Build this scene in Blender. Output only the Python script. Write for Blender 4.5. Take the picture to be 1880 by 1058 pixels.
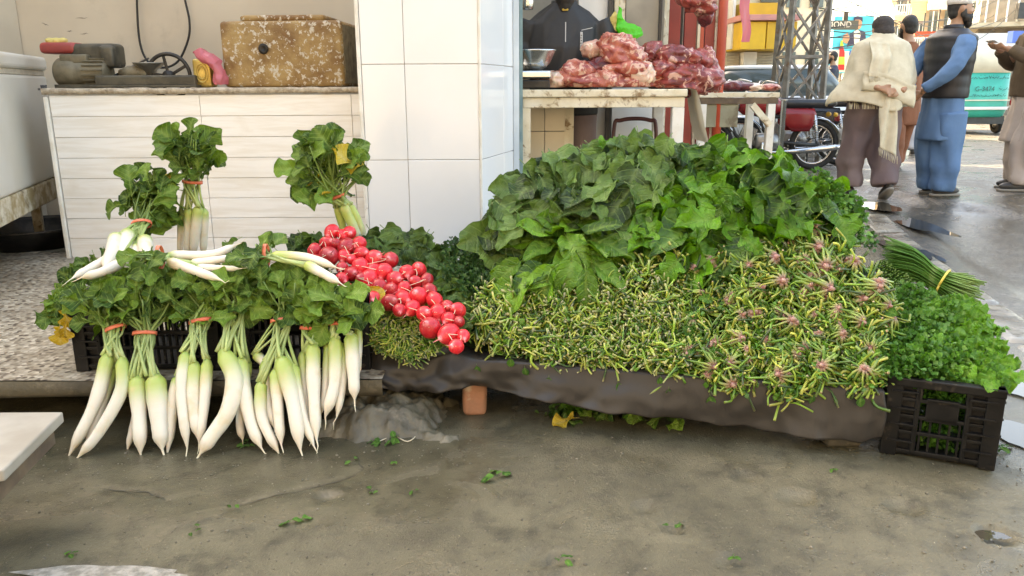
import bpy, math, random
from mathutils import Vector, Matrix, noise
R = math.radians
PI = math.pi
random.seed(7)
for o in list(bpy.data.objects): bpy.data.objects.remove(o)
SC = bpy.context.scene
COL = SC.collection

# ------------------------------------------------------------------ camera
CAM_H, PITCH, FPX = 1.07, R(14.3), 1440.0
cd = bpy.data.cameras.new('camera'); cam = bpy.data.objects.new('camera', cd); COL.objects.link(cam)
cam.location = (0, 0, CAM_H); cam.rotation_euler = (R(90) - PITCH, R(0.3), 0)
cd.sensor_width = 36; cd.lens = 36 * FPX / 1880; cd.clip_start = 0.05; cd.clip_end = 800
SC.camera = cam
# ------------------------------------------------------------------ world, sun, exposure
SUN_EL, SUN_AZ = R(36), R(-40)      # azimuth from +Y, negative = towards -X (behind the shop, to the left)
w = bpy.data.worlds.new('World'); SC.world = w; w.use_nodes = True
nt = w.node_tree; bg = nt.nodes['Background']
sky = nt.nodes.new('ShaderNodeTexSky'); sky.sky_type = 'NISHITA'; sky.sun_disc = False
sky.sun_elevation = SUN_EL; sky.sun_rotation = SUN_AZ; sky.dust_density = 4.0; sky.air_density = 1.0; sky.ozone_density = 0.6
nt.links.new(sky.outputs[0], bg.inputs[0]); bg.inputs[1].default_value = 0.15
sd = bpy.data.lights.new('sun', 'SUN'); sd.energy = 3.2; sd.angle = R(0.5); sd.color = (1, 0.95, 0.86)
so = bpy.data.objects.new('sun', sd); COL.objects.link(so)
sdir = Vector((math.sin(SUN_AZ) * math.cos(SUN_EL), math.cos(SUN_AZ) * math.cos(SUN_EL), math.sin(SUN_EL)))
so.rotation_euler = sdir.to_track_quat('Z', 'Y').to_euler(); so.location = (-6, 12, 12)
vs = SC.view_settings; vs.view_transform = 'Standard'; vs.look = 'None'; vs.gamma = 1; vs.use_curve_mapping = False
vs.exposure = 3.2
try:
    vs.use_white_balance = True; vs.white_balance_temperature = 8500; vs.white_balance_tint = 8
except Exception: pass

# ------------------------------------------------------------------ helpers
SP, CP = math.sin(PITCH), math.cos(PITCH)
def ray(x, y):
    u = (529 - y) / FPX; k = (x - 940) / FPX
    return Vector((k, CP + u * SP, -SP + u * CP))
def P(x, y, Y):                       # a measured spot of the photograph at distance Y
    d = ray(x, y); return Vector((0, 0, CAM_H)) + d * (Y / d.y)
def G(x, y, z=0.0):                   # ... on a level surface of height z
    d = ray(x, y); return Vector((0, 0, CAM_H)) + d * ((z - CAM_H) / d.z)
def ss(a, b, x):
    t = min(1, max(0, (x - a) / (b - a))); return t * t * (3 - 2 * t)
def lerp(a, b, t): return a + (b - a) * t
def mixc(a, b, t): return tuple(a[i] + (b[i] - a[i]) * t for i in range(3))
def rnd(a, b): return random.uniform(a, b)
def nz(x, y=0, z=0): return noise.noise((x, y, z))
def interp(tab, x):
    if x <= tab[0][0]: return tab[0][1]
    for (a, va), (b, vb) in zip(tab, tab[1:]):
        if x <= b: return va + (vb - va) * (x - a) / (b - a)
    return tab[-1][1]
def spline(pts, n):
    pts = [Vector(p) for p in pts]
    if len(pts) == 2: return [pts[0].lerp(pts[1], i / n) for i in range(n + 1)]
    q = [pts[0] * 2 - pts[1]] + pts + [pts[-1] * 2 - pts[-2]]
    out = []; m = len(pts) - 1
    for i in range(n + 1):
        f = min(i / n * m, m - 1e-6); k = int(f); t = f - k
        a, b, c, d = q[k], q[k + 1], q[k + 2], q[k + 3]
        out.append(0.5 * ((2 * b) + (c - a) * t + (2 * a - 5 * b + 4 * c - d) * t * t + (3 * b - a - 3 * c + d) * t ** 3))
    return out

class MB:
    def __init__(s): s.v = []; s.f = []; s.c = []
    def add(s, vs, fs, col=(1, 1, 1)):
        b = len(s.v); s.v += [tuple(p) for p in vs]; s.f += [tuple(i + b for i in f) for f in fs]
        s.c += (list(col) if isinstance(col, list) else [col] * len(vs)); return s
    def box(s, c, d, rot=None, col=(1, 1, 1), taper=1.0):
        hx, hy, hz = d[0] / 2, d[1] / 2, d[2] / 2; vs = []
        for z in (-1, 1):
            k = taper if z > 0 else 1
            for x, y in ((-1, -1), (1, -1), (1, 1), (-1, 1)):
                p = Vector((x * hx * k, y * hy * k, z * hz))
                if rot is not None: p = rot @ p
                vs.append(p + Vector(c))
        return s.add(vs, [(3, 2, 1, 0), (4, 5, 6, 7), (0, 1, 5, 4), (1, 2, 6, 5), (2, 3, 7, 6), (3, 0, 4, 7)], col)
    def bar(s, a, b, wx, wz, col=(1, 1, 1), up=(0, 0, 1)):
        a = Vector(a); b = Vector(b); z = (b - a); L = z.length; z.normalize()
        x = Vector(up).cross(z)
        if x.length < 1e-3: x = Vector((1, 0, 0)).cross(z)
        x.normalize(); y = z.cross(x)
        return s.box((a + b) / 2, (wx, wz, L), Matrix((x, y, z)).transposed(), col)
    def tube(s, pts, rad, n=8, col=(1, 1, 1), flat=1.0, up=None):
        pts = [Vector(p) for p in pts]; m = len(pts)
        if not isinstance(rad, (list, tuple)): rad = [rad] * m
        vs = []; cs = []; x = None
        for i, p in enumerate(pts):
            t = (pts[min(i + 1, m - 1)] - pts[max(i - 1, 0)])
            t = t.normalized() if t.length > 1e-9 else Vector((0, 0, 1))
            if x is None:
                r = Vector(up) if up else (Vector((0, 0, 1)) if abs(t.z) < 0.9 else Vector((0, 1, 0)))
                x = r.cross(t).normalized()
            x = (x - t * x.dot(t)).normalized(); y = t.cross(x)
            for k in range(n):
                a = 2 * PI * k / n
                vs.append(p + (x * math.cos(a) + y * (math.sin(a) * flat)) * rad[i])
                cs.append(col[i] if isinstance(col, list) else col)
        fs = [(i * n + k, i * n + (k + 1) % n, (i + 1) * n + (k + 1) % n, (i + 1) * n + k) for i in range(m - 1) for k in range(n)]
        fs.append(tuple(range(n - 1, -1, -1))); fs.append(tuple(range((m - 1) * n, m * n)))
        return s.add(vs, fs, cs)
    def loft(s, rings, n=16, col=(1, 1, 1)):       # rings: (cx,cy,cz,rx,ry[,power])
        vs = []
        for r in rings:
            pw = r[5] if len(r) > 5 else 1.0
            for k in range(n):
                a = 2 * PI * k / n; c, q = math.cos(a), math.sin(a)
                vs.append((r[0] + r[3] * math.copysign(abs(c) ** pw, c), r[1] + r[4] * math.copysign(abs(q) ** pw, q), r[2]))
        m = len(rings)
        fs = [(i * n + k, i * n + (k + 1) % n, (i + 1) * n + (k + 1) % n, (i + 1) * n + k) for i in range(m - 1) for k in range(n)]
        fs.append(tuple(range(n - 1, -1, -1))); fs.append(tuple(range((m - 1) * n, m * n)))
        return s.add(vs, fs, col)
    def lathe(s, prof, n=20, c=(0, 0, 0), rot=None, col=(1, 1, 1), sx=1, sy=1):
        vs = []
        for r, z in prof:
            for k in range(n):
                p = Vector((r * sx * math.cos(2 * PI * k / n), r * sy * math.sin(2 * PI * k / n), z))
                if rot is not None: p = rot @ p
                vs.append(p + Vector(c))
        m = len(prof)
        fs = [(i * n + k, i * n + (k + 1) % n, (i + 1) * n + (k + 1) % n, (i + 1) * n + k) for i in range(m - 1) for k in range(n)]
        if prof[0][0] > 1e-5: fs.append(tuple(range(n - 1, -1, -1)))
        if prof[-1][0] > 1e-5: fs.append(tuple(range((m - 1) * n, m * n)))
        return s.add(vs, fs, col)
    def ball(s, c, r, n=12, col=(1, 1, 1), rot=None):
        if not isinstance(r, (tuple, list)): r = (r, r, r)
        m = n // 2 + 1; vs = []
        for i in range(m + 1):
            ph = PI * i / m
            for k in range(n):
                a = 2 * PI * k / n; q = max(math.sin(ph), 0.002)
                p = Vector((r[0] * q * math.cos(a), r[1] * q * math.sin(a), -r[2] * math.cos(ph)))
                if rot is not None: p = rot @ p
                vs.append(p + Vector(c))
        fs = [(i * n + k, i * n + (k + 1) % n, (i + 1) * n + (k + 1) % n, (i + 1) * n + k) for i in range(m) for k in range(n)]
        return s.add(vs, fs, col)
    def torus(s, c, Rr, r, n=32, k=8, rot=None, col=(1, 1, 1), flat=1.0):
        vs = []
        for i in range(n):
            a = 2 * PI * i / n
            for j in range(k):
                b = 2 * PI * j / k
                p = Vector(((Rr + r * math.cos(b)) * math.cos(a), (Rr + r * math.cos(b)) * math.sin(a), r * flat * math.sin(b)))
                if rot is not None: p = rot @ p
                vs.append(p + Vector(c))
        fs = [(i * k + j, ((i + 1) % n) * k + j, ((i + 1) % n) * k + (j + 1) % k, i * k + (j + 1) % k) for i in range(n) for j in range(k)]
        return s.add(vs, fs, col)
    def grid(s, nu, nv, fn, col=None):
        b = len(s.v)
        for j in range(nv + 1):
            for i in range(nu + 1):
                s.v.append(tuple(fn(i / nu, j / nv))); s.c.append(col(i / nu, j / nv) if col else (1, 1, 1))
        for j in range(nv):
            for i in range(nu):
                a = b + j * (nu + 1) + i; s.f.append((a, a + 1, a + nu + 2, a + nu + 1))
        return s
    def mesh(s, name, mat, smooth=True):
        m = bpy.data.meshes.new(name); m.from_pydata(s.v, [], s.f)
        if len(s.c) == len(s.v) and any(c != (1, 1, 1) for c in s.c):
            at = m.color_attributes.new('Col', 'FLOAT_COLOR', 'POINT')
            flat = []
            for c in s.c: flat += [c[0], c[1], c[2], 1.0]
            at.data.foreach_set('color', flat)
        if smooth: m.polygons.foreach_set('use_smooth', [True] * len(m.polygons))
        if mat: m.materials.append(mat)
        m.update(); return m
    def build(s, name, mat, parent=None, smooth=True, bevel=0, remesh=0, sub=0, solid=0, sm=0, seg=2):
        o = bpy.data.objects.new(name, s.mesh(name, mat, smooth)); COL.objects.link(o)
        if parent: o.parent = parent
        if bevel:
            b = o.modifiers.new('b', 'BEVEL'); b.width = bevel; b.segments = seg; b.limit_method = 'ANGLE'; b.angle_limit = R(40)
        if remesh:
            b = o.modifiers.new('r', 'REMESH'); b.mode = 'VOXEL'; b.voxel_size = remesh; b.use_smooth_shade = True
            b = o.modifiers.new('s', 'SMOOTH'); b.iterations = sm or 4; b.factor = 0.5
        if solid:
            b = o.modifiers.new('t', 'SOLIDIFY'); b.thickness = solid; b.offset = 0
        if sub:
            b = o.modifiers.new('u', 'SUBSURF'); b.levels = sub; b.render_levels = sub
        return o
def empty(name, loc=(0, 0, 0), rz=0):
    o = bpy.data.objects.new(name, None); COL.objects.link(o); o.location = loc; o.rotation_euler = (0, 0, rz); o.empty_display_size = 0.1
    return o
def tag(o, label=None, cat=None, group=None, kind=None):
    if label: o['label'] = label
    if cat: o['category'] = cat
    if group: o['group'] = group
    if kind: o['kind'] = kind
    return o
def inst(name, me, parent, M):
    o = bpy.data.objects.new(name, me); COL.objects.link(o); o.parent = parent; o.matrix_local = M; return o
def frame(pos, yd, up, s=1.0, sw=None):           # local +Y along yd, local +Z near up
    y = Vector(yd).normalized(); x = y.cross(Vector(up))
    if x.length < 1e-4: x = y.cross(Vector((0.3, 0.7, 0.2)))
    x.normalize(); z = x.cross(y); sw = sw or s
    M = Matrix(((x.x * sw, y.x * s, z.x * s, pos[0]), (x.y * sw, y.y * s, z.y * s, pos[1]), (x.z * sw, y.z * s, z.z * s, pos[2]), (0, 0, 0, 1)))
    return M
def text(body, size, mat, name, parent, M, depth=0.001, align='CENTER'):
    c = bpy.data.curves.new('t', 'FONT'); c.body = body; c.size = size; c.align_x = align; c.align_y = 'CENTER'; c.extrude = depth
    t = bpy.data.objects.new('t', c); COL.objects.link(t)
    me = bpy.data.meshes.new_from_object(t.evaluated_get(bpy.context.evaluated_depsgraph_get()))
    bpy.data.objects.remove(t); me.materials.clear(); me.materials.append(mat)
    return inst(name, me, parent, M)

# ------------------------------------------------------------------ materials
def newmat(name):
    m = bpy.data.materials.new(name); m.use_nodes = True
    t = m.node_tree; return m, t, t.nodes, t.links, t.nodes['Principled BSDF']
def N(ns, typ, **k):
    n = ns.new(typ)
    for a, b in k.items(): setattr(n, a, b)
    return n
def cmix(ns, ls, fac, a, b, mode='MIX'):
    m = ns.new('ShaderNodeMix'); m.data_type = 'RGBA'; m.blend_type = mode; m.clamp_factor = True
    for sock, v in ((m.inputs['Factor'], fac), (m.inputs[6], a), (m.inputs[7], b)):
        if hasattr(v, 'links'): ls.new(v, sock)
        elif isinstance(v, (int, float)): sock.default_value = v
        else: sock.default_value = (*v[:3], 1)
    return m.outputs[2]
def ramp(ns, ls, src, a, b):
    m = ns.new('ShaderNodeMapRange'); m.inputs[1].default_value = a; m.inputs[2].default_value = b; m.interpolation_type = 'SMOOTHSTEP'
    ls.new(src, m.inputs[0]); return m.outputs[0]
def noisen(ns, ls, co, scale, detail=4, rough=0.55, dist=0.0):
    n = ns.new('ShaderNodeTexNoise'); n.inputs['Scale'].default_value = scale; n.inputs['Detail'].default_value = detail
    n.inputs['Roughness'].default_value = rough; n.inputs['Distortion'].default_value = dist
    if co is not None: ls.new(co, n.inputs['Vector'])
    return n.outputs[0]
def objvec(ns, ls, rand=True):
    tc = ns.new('ShaderNodeTexCoord')
    if not rand: return tc.outputs['Object']
    oi = ns.new('ShaderNodeObjectInfo'); v = ns.new('ShaderNodeVectorMath'); v.operation = 'MULTIPLY_ADD'
    cx = ns.new('ShaderNodeCombineXYZ')
    for i in range(3): ls.new(oi.outputs['Random'], cx.inputs[i])
    ls.new(cx.outputs[0], v.inputs[0]); v.inputs[1].default_value = (37, 19, 53); ls.new(tc.outputs['Object'], v.inputs[2])
    return v.outputs[0]
def bump(ns, ls, bs, h, st, dist=0.01):
    b = ns.new('ShaderNodeBump'); b.inputs['Strength'].default_value = st; b.inputs['Distance'].default_value = dist
    ls.new(h, b.inputs['Height']); ls.new(b.outputs[0], bs.inputs['Normal'])
def pm(name, c1, c2=None, scale=8, rough=0.6, metal=0, bmp=0, bscale=None, attr=False, stain=None, st_lo=0.55, st_hi=0.7, st_scale=5, objvar=0.0, spec=0.5, sss=0, emis=0, alpha=1, trans=0, rough2=None, detail=4):
    m, t, ns, ls, bs = newmat(name); co = objvec(ns, ls)
    n = noisen(ns, ls, co, scale, detail)
    c = cmix(ns, ls, ramp(ns, ls, n, 0.35, 0.65), c1, c2 or c1)
    if attr:
        at = ns.new('ShaderNodeAttribute'); at.attribute_name = 'Col'; c = cmix(ns, ls, 1.0, c, at.outputs['Color'], 'MULTIPLY')
    if objvar:
        oi = ns.new('ShaderNodeObjectInfo'); hs = ns.new('ShaderNodeHueSaturation')
        mr = ns.new('ShaderNodeMapRange'); mr.inputs[3].default_value = 1 - objvar; mr.inputs[4].default_value = 1 + objvar
        ls.new(oi.outputs['Random'], mr.inputs[0]); ls.new(mr.outputs[0], hs.inputs['Value']); ls.new(c, hs.inputs['Color']); c = hs.outputs[0]
    if stain:
        n2 = noisen(ns, ls, co, st_scale, 8, 0.65, 0.3); f = ramp(ns, ls, n2, st_lo, st_hi); c = cmix(ns, ls, f, c, stain)
    ls.new(c, bs.inputs['Base Color']); bs.inputs['Roughness'].default_value = rough; bs.inputs['Metallic'].default_value = metal
    bs.inputs['Specular IOR Level'].default_value = spec
    if rough2 is not None:
        mr = ns.new('ShaderNodeMapRange'); mr.inputs[1].default_value = .35; mr.inputs[2].default_value = .65; mr.inputs[3].default_value = rough; mr.inputs[4].default_value = rough2
        ls.new(noisen(ns, ls, co, scale * 0.7, 5), mr.inputs[0]); ls.new(mr.outputs[0], bs.inputs['Roughness'])
    if bmp: bump(ns, ls, bs, noisen(ns, ls, co, bscale or scale * 3, 6, 0.6), bmp)
    if sss:
        bs.inputs['Subsurface Weight'].default_value = sss; bs.inputs['Subsurface Radius'].default_value = (1, .5, .3); bs.inputs['Subsurface Scale'].default_value = 0.01
    if emis: ls.new(c, bs.inputs['Emission Color']); bs.inputs['Emission Strength'].default_value = emis
    if trans: bs.inputs['Transmission Weight'].default_value = trans
    if alpha < 1: bs.inputs['Alpha'].default_value = alpha
    return m
def leafmat(name, dark, light, vein, rough=0.42, tl=0.16):
    m, t, ns, ls, bs = newmat(name); co = objvec(ns, ls); oi = ns.new('ShaderNodeObjectInfo')
    n = noisen(ns, ls, co, 7, 3); ad = ns.new('ShaderNodeMath'); ad.operation = 'MULTIPLY_ADD'
    ls.new(oi.outputs['Random'], ad.inputs[0]); ad.inputs[1].default_value = 0.95
    sb = ns.new('ShaderNodeMath'); sb.operation = 'SUBTRACT'; ls.new(n, sb.inputs[0]); sb.inputs[1].default_value = 0.5; ls.new(sb.outputs[0], ad.inputs[2])
    c = cmix(ns, ls, ad.outputs[0], dark, light)
    at = ns.new('ShaderNodeAttribute'); at.attribute_name = 'Col'; sp = ns.new('ShaderNodeSeparateColor'); ls.new(at.outputs['Color'], sp.inputs[0])
    tc = ns.new('ShaderNodeTexCoord'); sx = ns.new('ShaderNodeSeparateXYZ'); ls.new(tc.outputs['Object'], sx.inputs[0])
    def mt(op, a, b=0.0):
        q = ns.new('ShaderNodeMath'); q.operation = op
        for i_, v_ in enumerate((a, b)):
            if hasattr(v_, 'links'): ls.new(v_, q.inputs[i_])
            else: q.inputs[i_].default_value = v_
        return q.outputs[0]
    vn = mt('SINE', mt('MULTIPLY', mt('SUBTRACT', sx.outputs[1], mt('MULTIPLY', mt('ABSOLUTE', sx.outputs[0]), 0.75)), 44.0))
    c = cmix(ns, ls, mt('MULTIPLY', ramp(ns, ls, vn, 0.80, 1.0), 0.38), c, vein)
    c = cmix(ns, ls, sp.outputs[0], c, vein)
    c = cmix(ns, ls, sp.outputs[2], c, (0.62, 0.42, 0.03))
    ls.new(c, bs.inputs['Base Color']); bs.inputs['Roughness'].default_value = rough; bs.inputs['Specular IOR Level'].default_value = 0.3
    bump(ns, ls, bs, mt('SUBTRACT', noisen(ns, ls, co, 22, 4), mt('MULTIPLY', ramp(ns, ls, vn, 0.6, 1.0), 0.35)), 0.7, 0.008)
    tr = ns.new('ShaderNodeBsdfTranslucent'); hs = ns.new('ShaderNodeHueSaturation'); hs.inputs['Value'].default_value = 1.5; hs.inputs['Saturation'].default_value = 1.1
    ls.new(c, hs.inputs['Color']); ls.new(hs.outputs[0], tr.inputs[0])
    mx = ns.new('ShaderNodeMixShader'); mx.inputs[0].default_value = tl; ls.new(bs.outputs[0], mx.inputs[1]); ls.new(tr.outputs[0], mx.inputs[2])
    ls.new(mx.outputs[0], ns['Material Output'].inputs[0]); return m

# ------------------------------------------------------------------ the ground
def mathn(ns, ls, op, a, b=0.0, c=0.0):
    m = ns.new('ShaderNodeMath'); m.operation = op
    for i, v in enumerate((a, b, c)):
        if hasattr(v, 'links'): ls.new(v, m.inputs[i])
        else: m.inputs[i].default_value = v
    return m.outputs[0]
def ground_mat():
    m, t, ns, ls, bs = newmat('wet_concrete_and_asphalt'); co = ns.new('ShaderNodeTexCoord').outputs['Object']
    sx = ns.new('ShaderNodeSeparateXYZ'); ls.new(co, sx.inputs[0]); X, Y = sx.outputs[0], sx.outputs[1]
    n1 = noisen(ns, ls, co, 1.6, 6, 0.6, 0.4); n2 = noisen(ns, ls, co, 9, 8, 0.7, 0.2); n3 = noisen(ns, ls, co, 130, 4, 0.75)
    conc = cmix(ns, ls, ramp(ns, ls, n1, 0.3, 0.7), (0.072, 0.062, 0.034), (0.150, 0.130, 0.078))
    conc = cmix(ns, ls, ramp(ns, ls, n2, 0.42, 0.72), conc, (0.044, 0.038, 0.021))
    conc = cmix(ns, ls, mathn(ns, ls, 'MULTIPLY', ramp(ns, ls, n3, 0.62, 0.72), 0.85), conc, (0.38, 0.32, 0.2))
    conc = cmix(ns, ls, mathn(ns, ls, 'MULTIPLY', ramp(ns, ls, n3, 0.42, 0.30), 0.6), conc, (0.06, 0.052, 0.032))
    n5 = noisen(ns, ls, co, 3.3, 5, 0.62, 0.8)
    conc = cmix(ns, ls, mathn(ns, ls, 'MULTIPLY', ramp(ns, ls, n5, 0.56, 0.70), 0.45), conc, (0.235, 0.205, 0.135))
    asp = cmix(ns, ls, ramp(ns, ls, n2, 0.35, 0.65), (0.11, 0.092, 0.068), (0.19, 0.158, 0.12))
    v = ns.new('ShaderNodeTexVoronoi'); v.inputs['Scale'].default_value = 45; ls.new(co, v.inputs['Vector'])
    asp = cmix(ns, ls, ramp(ns, ls, v.outputs['Distance'], 0.3, 0.75), asp, (0.07, 0.062, 0.055))
    ln = mathn(ns, ls, 'MULTIPLY_ADD', Y, -0.217, -1.52); ln = mathn(ns, ls, 'ADD', ln, X)
    ln = mathn(ns, ls, 'MULTIPLY_ADD', n1, 0.25, ln); rd = ramp(ns, ls, ln, 0.10, 0.17)
    c = cmix(ns, ls, rd, conc, asp)
    # moisture: soaked in front of the radishes and beside the road
    w1 = mathn(ns, ls, 'MULTIPLY', ramp(ns, ls, X, 0.15, -0.55), ramp(ns, ls, Y, 1.72, 2.0))
    w2 = mathn(ns, ls, 'MULTIPLY', ramp(ns, ls, mathn(ns, ls, 'MULTIPLY_ADD', Y, -0.1, X), 1.05, 1.45), ramp(ns, ls, Y, 8.5, 5.0))
    wet = mathn(ns, ls, 'MAXIMUM', w1, w2)
    wn = ramp(ns, ls, mathn(ns, ls, 'MULTIPLY_ADD', wet, 0.30, n5), 0.44, 0.70)
    c = cmix(ns, ls, mathn(ns, ls, 'MULTIPLY', wn, 0.45), c, (0.062, 0.055, 0.036))
    ls.new(c, bs.inputs['Base Color'])
    mr = ns.new('ShaderNodeMapRange'); mr.inputs[3].default_value = 0.5; mr.inputs[4].default_value = 0.13; ls.new(wn, mr.inputs[0]); ls.new(mr.outputs[0], bs.inputs['Roughness'])
    h = mathn(ns, ls, 'MULTIPLY_ADD', n3, 0.6, n2); bs.inputs['Specular IOR Level'].default_value = 0.5
    b = ns.new('ShaderNodeBump'); b.inputs['Distance'].default_value = 0.012; ls.new(h, b.inputs['Height']); ls.new(b.outputs[0], bs.inputs['Normal'])
    st = ns.new('ShaderNodeMapRange'); st.inputs[3].default_value = 0.7; st.inputs[4].default_value = 0.3; ls.new(wn, st.inputs[0]); ls.new(st.outputs[0], b.inputs['Strength'])
    return m
pits = [(G(x, y), r, d) for x, y, r, d in [(1180, 932, .035, .010), (1235, 972, .032, .012), (1460, 915, .05, .009), (1365, 877, .04, .006), (1655, 935, .05, .009), (1022, 1030, .04, .012), (985, 1025, .05, .008), (1825, 990, .05, .016), (595, 913, .04, .008), (1340, 1035, .04, .006), (1720, 1010, .03, .005)]]
crack = [G(x, y) for x, y in [(690, 1000), (770, 955), (840, 915), (930, 900), (1000, 888), (660, 870), (590, 880), (500, 905), (400, 950)]]
ck1 = spline([G(x, y) for x, y in [(395, 948), (440, 925), (520, 905), (600, 885), (650, 868), (660, 845), (640, 825)]], 60)
ck2 = spline([G(x, y) for x, y in [(185, 895), (230, 898), (275, 905), (305, 922)]], 24)
def road_line(Y): return 1.64 + 0.217 * (Y - 0.5)
def gz(x, y):
    z = 0.1 * ss(4.8, 7.2, y)
    z -= 0.03 * ss(-0.02, 0.12, x - road_line(y) - 0.25) * ss(8.5, 6.5, y)
    # broken road crust on the far side
    z += 0.05 * ss(0, 0.12, (x - 4.0) + (y - 6.1) * 0.55 + 0.25 * nz(x * 2, y * 2)) * ss(12, 8, y)
    return z
def gfine(x, y):
    z = gz(x, y) + 0.006 * nz(x * 2.3, y * 2.3) + 0.003 * nz(x * 9, y * 9, 3)
    for p, r, d in pits:
        q = ((x - p.x) ** 2 + ((y - p.y) * 1.0) ** 2) ** .5 / (r * (1 + .4 * nz(x * 30, y * 30)))
        if q < 1.6: z -= d * (1 - ss(.5, 1, q)) - d * .35 * (ss(.8, 1.1, q) - ss(1.1, 1.6, q))
    if y < 2.4 and -1.3 < x < 0:
        q = min((x + .012 * nz(x * 40, y * 40) - p.x) ** 2 + (y + .012 * nz(y * 40, x * 40) - p.y) ** 2 for p in ck1 + ck2) ** .5
        z -= .004 * (1 - ss(.002, .016, q))
    return z
def axis(parts):
    out = []
    for a, b, st in parts:
        n = max(1, round((b - a) / st)); out += [a + (b - a) * i / n for i in range(n)]
    return out + [parts[-1][1]]
# 
gx = axis([(-60, -10, 10), (-10, -2.6, .6), (-2.6, 2.6, .016), (2.6, 6, .06), (6, 14, .5), (14, 70, 8)])
gy = axis([(-6, 1.3, .5), (1.3, 2.75, .016), (2.75, 6, .05), (6, 12, .1), (12, 30, 1), (30, 250, 20)])
mb = MB(); nx = len(gx)
for y in gy:
    for x in gx: mb.v.append((x, y, gfine(x, y) if (1.2 < y < 12 and -3 < x < 7) else gz(x, y)))
for j in range(len(gy) - 1):
    for i in range(nx - 1):
        a = j * nx + i; mb.f.append((a, a + 1, a + nx + 1, a + nx))
ground = tag(mb.build('ground', ground_mat()), kind='structure')

crm_ = pm('dirt_filled_crack', (.030, .026, .016), (.045, .038, .024), 30, .8)
for pth in (ck1, ck2):
    mb = MB(); n = len(pth) * 3
    for i in range(n):
        f = i / (n - 1) * (len(pth) - 1); k = min(int(f), len(pth) - 2); p = pth[k].lerp(pth[k + 1], f - k); p = p + Vector((.012 * nz(p.x * 30, p.y * 30), .012 * nz(p.y * 30, p.x * 30, 4), 0)); w_ = (.0015 + .004 * abs(nz(f * .8, 3))) * math.sin(PI * i / (n - 1)) ** .5
        for s in (-1, 1): mb.v.append((p.x, p.y + s * w_, gfine(p.x, p.y) + .003)); mb.c.append((1, 1, 1))
    mb.f = [(2 * i, 2 * i + 1, 2 * i + 3, 2 * i + 2) for i in range(n - 1)]; mb.build('crack', crm_, ground)
# kerb of worn slabs between the concrete apron and the road
kerbm = pm('worn_kerb_stone', (.27, .24, .185), (.17, .15, .115), 4, .38, bmp=.6, stain=(.10, .088, .066), st_lo=.48, st_hi=.62, st_scale=5, rough2=.12)
kerb = empty('kerb'); tag(kerb, kind='structure')
for i in range(9):
    y0 = 0.7 + i * .62; y1 = y0 + .615; mb = MB()
    def kf(u, v, y0=y0, y1=y1):
        y = lerp(y0, y1, v); x = road_line(y) + (-.11 + u * .23) + .015 * nz(y * 4, u * 3)
        return (x, y, gz(x, y) + .012 + .006 * nz(x * 5, y * 5) - .02 * (u > .99 or v < .01 or v > .99 or u < .01))
    mb.grid(8, 18, kf); mb.build('kerb_stone', kerbm, kerb)
# rain puddles lying in the road hollows
watm = pm('muddy_water', (.035, .030, .022), (.05, .042, .03), 3, .03)
for x, y, rx_, ry_ in ((1638, 455, .10, .55), (1668, 425, .12, .5), (1800, 600, .08, .09), (1600, 400, .16, .35), (1690, 470, .05, .3), (1815, 992, .045, .022), (1872, 720, .07, .16), (1855, 800, .07, .12)):
    c = G(x, y); mb = MB(); z = gz(c.x, c.y) + .006; mb.v = [(c.x, c.y, z)]
    for k in range(40):
        a = 2 * PI * k / 40; r = 1 + .45 * nz(math.cos(a) * 1.3 + x, math.sin(a) * 1.3, 2) + .12 * nz(math.cos(a) * 4, math.sin(a) * 4, x); mb.v.append((c.x + rx_ * r * math.cos(a), c.y + ry_ * r * math.sin(a), z))
    mb.f = [(0, 1 + k, 1 + (k + 1) % 40) for k in range(40)]; mb.c = [(1, 1, 1)] * 41; tag(mb.build('puddle', watm), kind='structure')
# pale mortar smear
mb = MB(); pc = G(175, 1062)
mb.v = [(pc.x, pc.y, .012)]
for k in range(28):
    a = 2 * PI * k / 28; r = 1 + .5 * nz(math.cos(a) * 2, math.sin(a) * 2, 5) + .35 * nz(math.cos(a) * 7, math.sin(a) * 7, 3)
    mb.v.append((pc.x + .20 * r * math.cos(a), pc.y + .045 * r * math.sin(a), .006))
mb.f = [(0, 1 + k, 1 + (k + 1) % 28) for k in range(28)]; mb.c = [(1, 1, 1)] * 29
tag(mb.build('mortar_smear', pm('dry_mortar', (.36, .335, .29), (.20, .185, .15), 40, .9, bmp=.8)), 'dried pale mortar smear on the wet concrete', 'mortar')

# ------------------------------------------------------------------ shop platform
def terrazzo():
    m, t, ns, ls, bs = newmat('terrazzo_chips'); co = ns.new('ShaderNodeTexCoord').outputs['Object']
    v = ns.new('ShaderNodeTexVoronoi'); v.inputs['Scale'].default_value = 55; ls.new(co, v.inputs['Vector'])
    sp = ns.new('ShaderNodeSeparateColor'); ls.new(v.outputs['Color'], sp.inputs[0])
    c = cmix(ns, ls, ramp(ns, ls, sp.outputs[0], .25, .9), (.24, .19, .13), (.62, .55, .44))
    c = cmix(ns, ls, ramp(ns, ls, sp.outputs[1], .72, .8), c, (.09, .06, .04))
    c = cmix(ns, ls, ramp(ns, ls, v.outputs['Distance'], .35, .7), c, (.40, .34, .25))
    c = cmix(ns, ls, mathn(ns, ls, 'MULTIPLY', ramp(ns, ls, noisen(ns, ls, co, 2.5, 5), .45, .7), .5), c, (.16, .12, .08))
    ls.new(c, bs.inputs['Base Color']); bs.inputs['Roughness'].default_value = .42; bump(ns, ls, bs, v.outputs['Distance'], .25, .004); return m
slabm = pm('muddy_concrete_edge', (.10, .085, .055), (.055, .046, .03), 6, .7, bmp=.9, stain=(.17, .145, .10), st_scale=9)
PZ = .172
plat = empty('platform'); tag(plat, kind='structure')
mb = MB()
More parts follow.
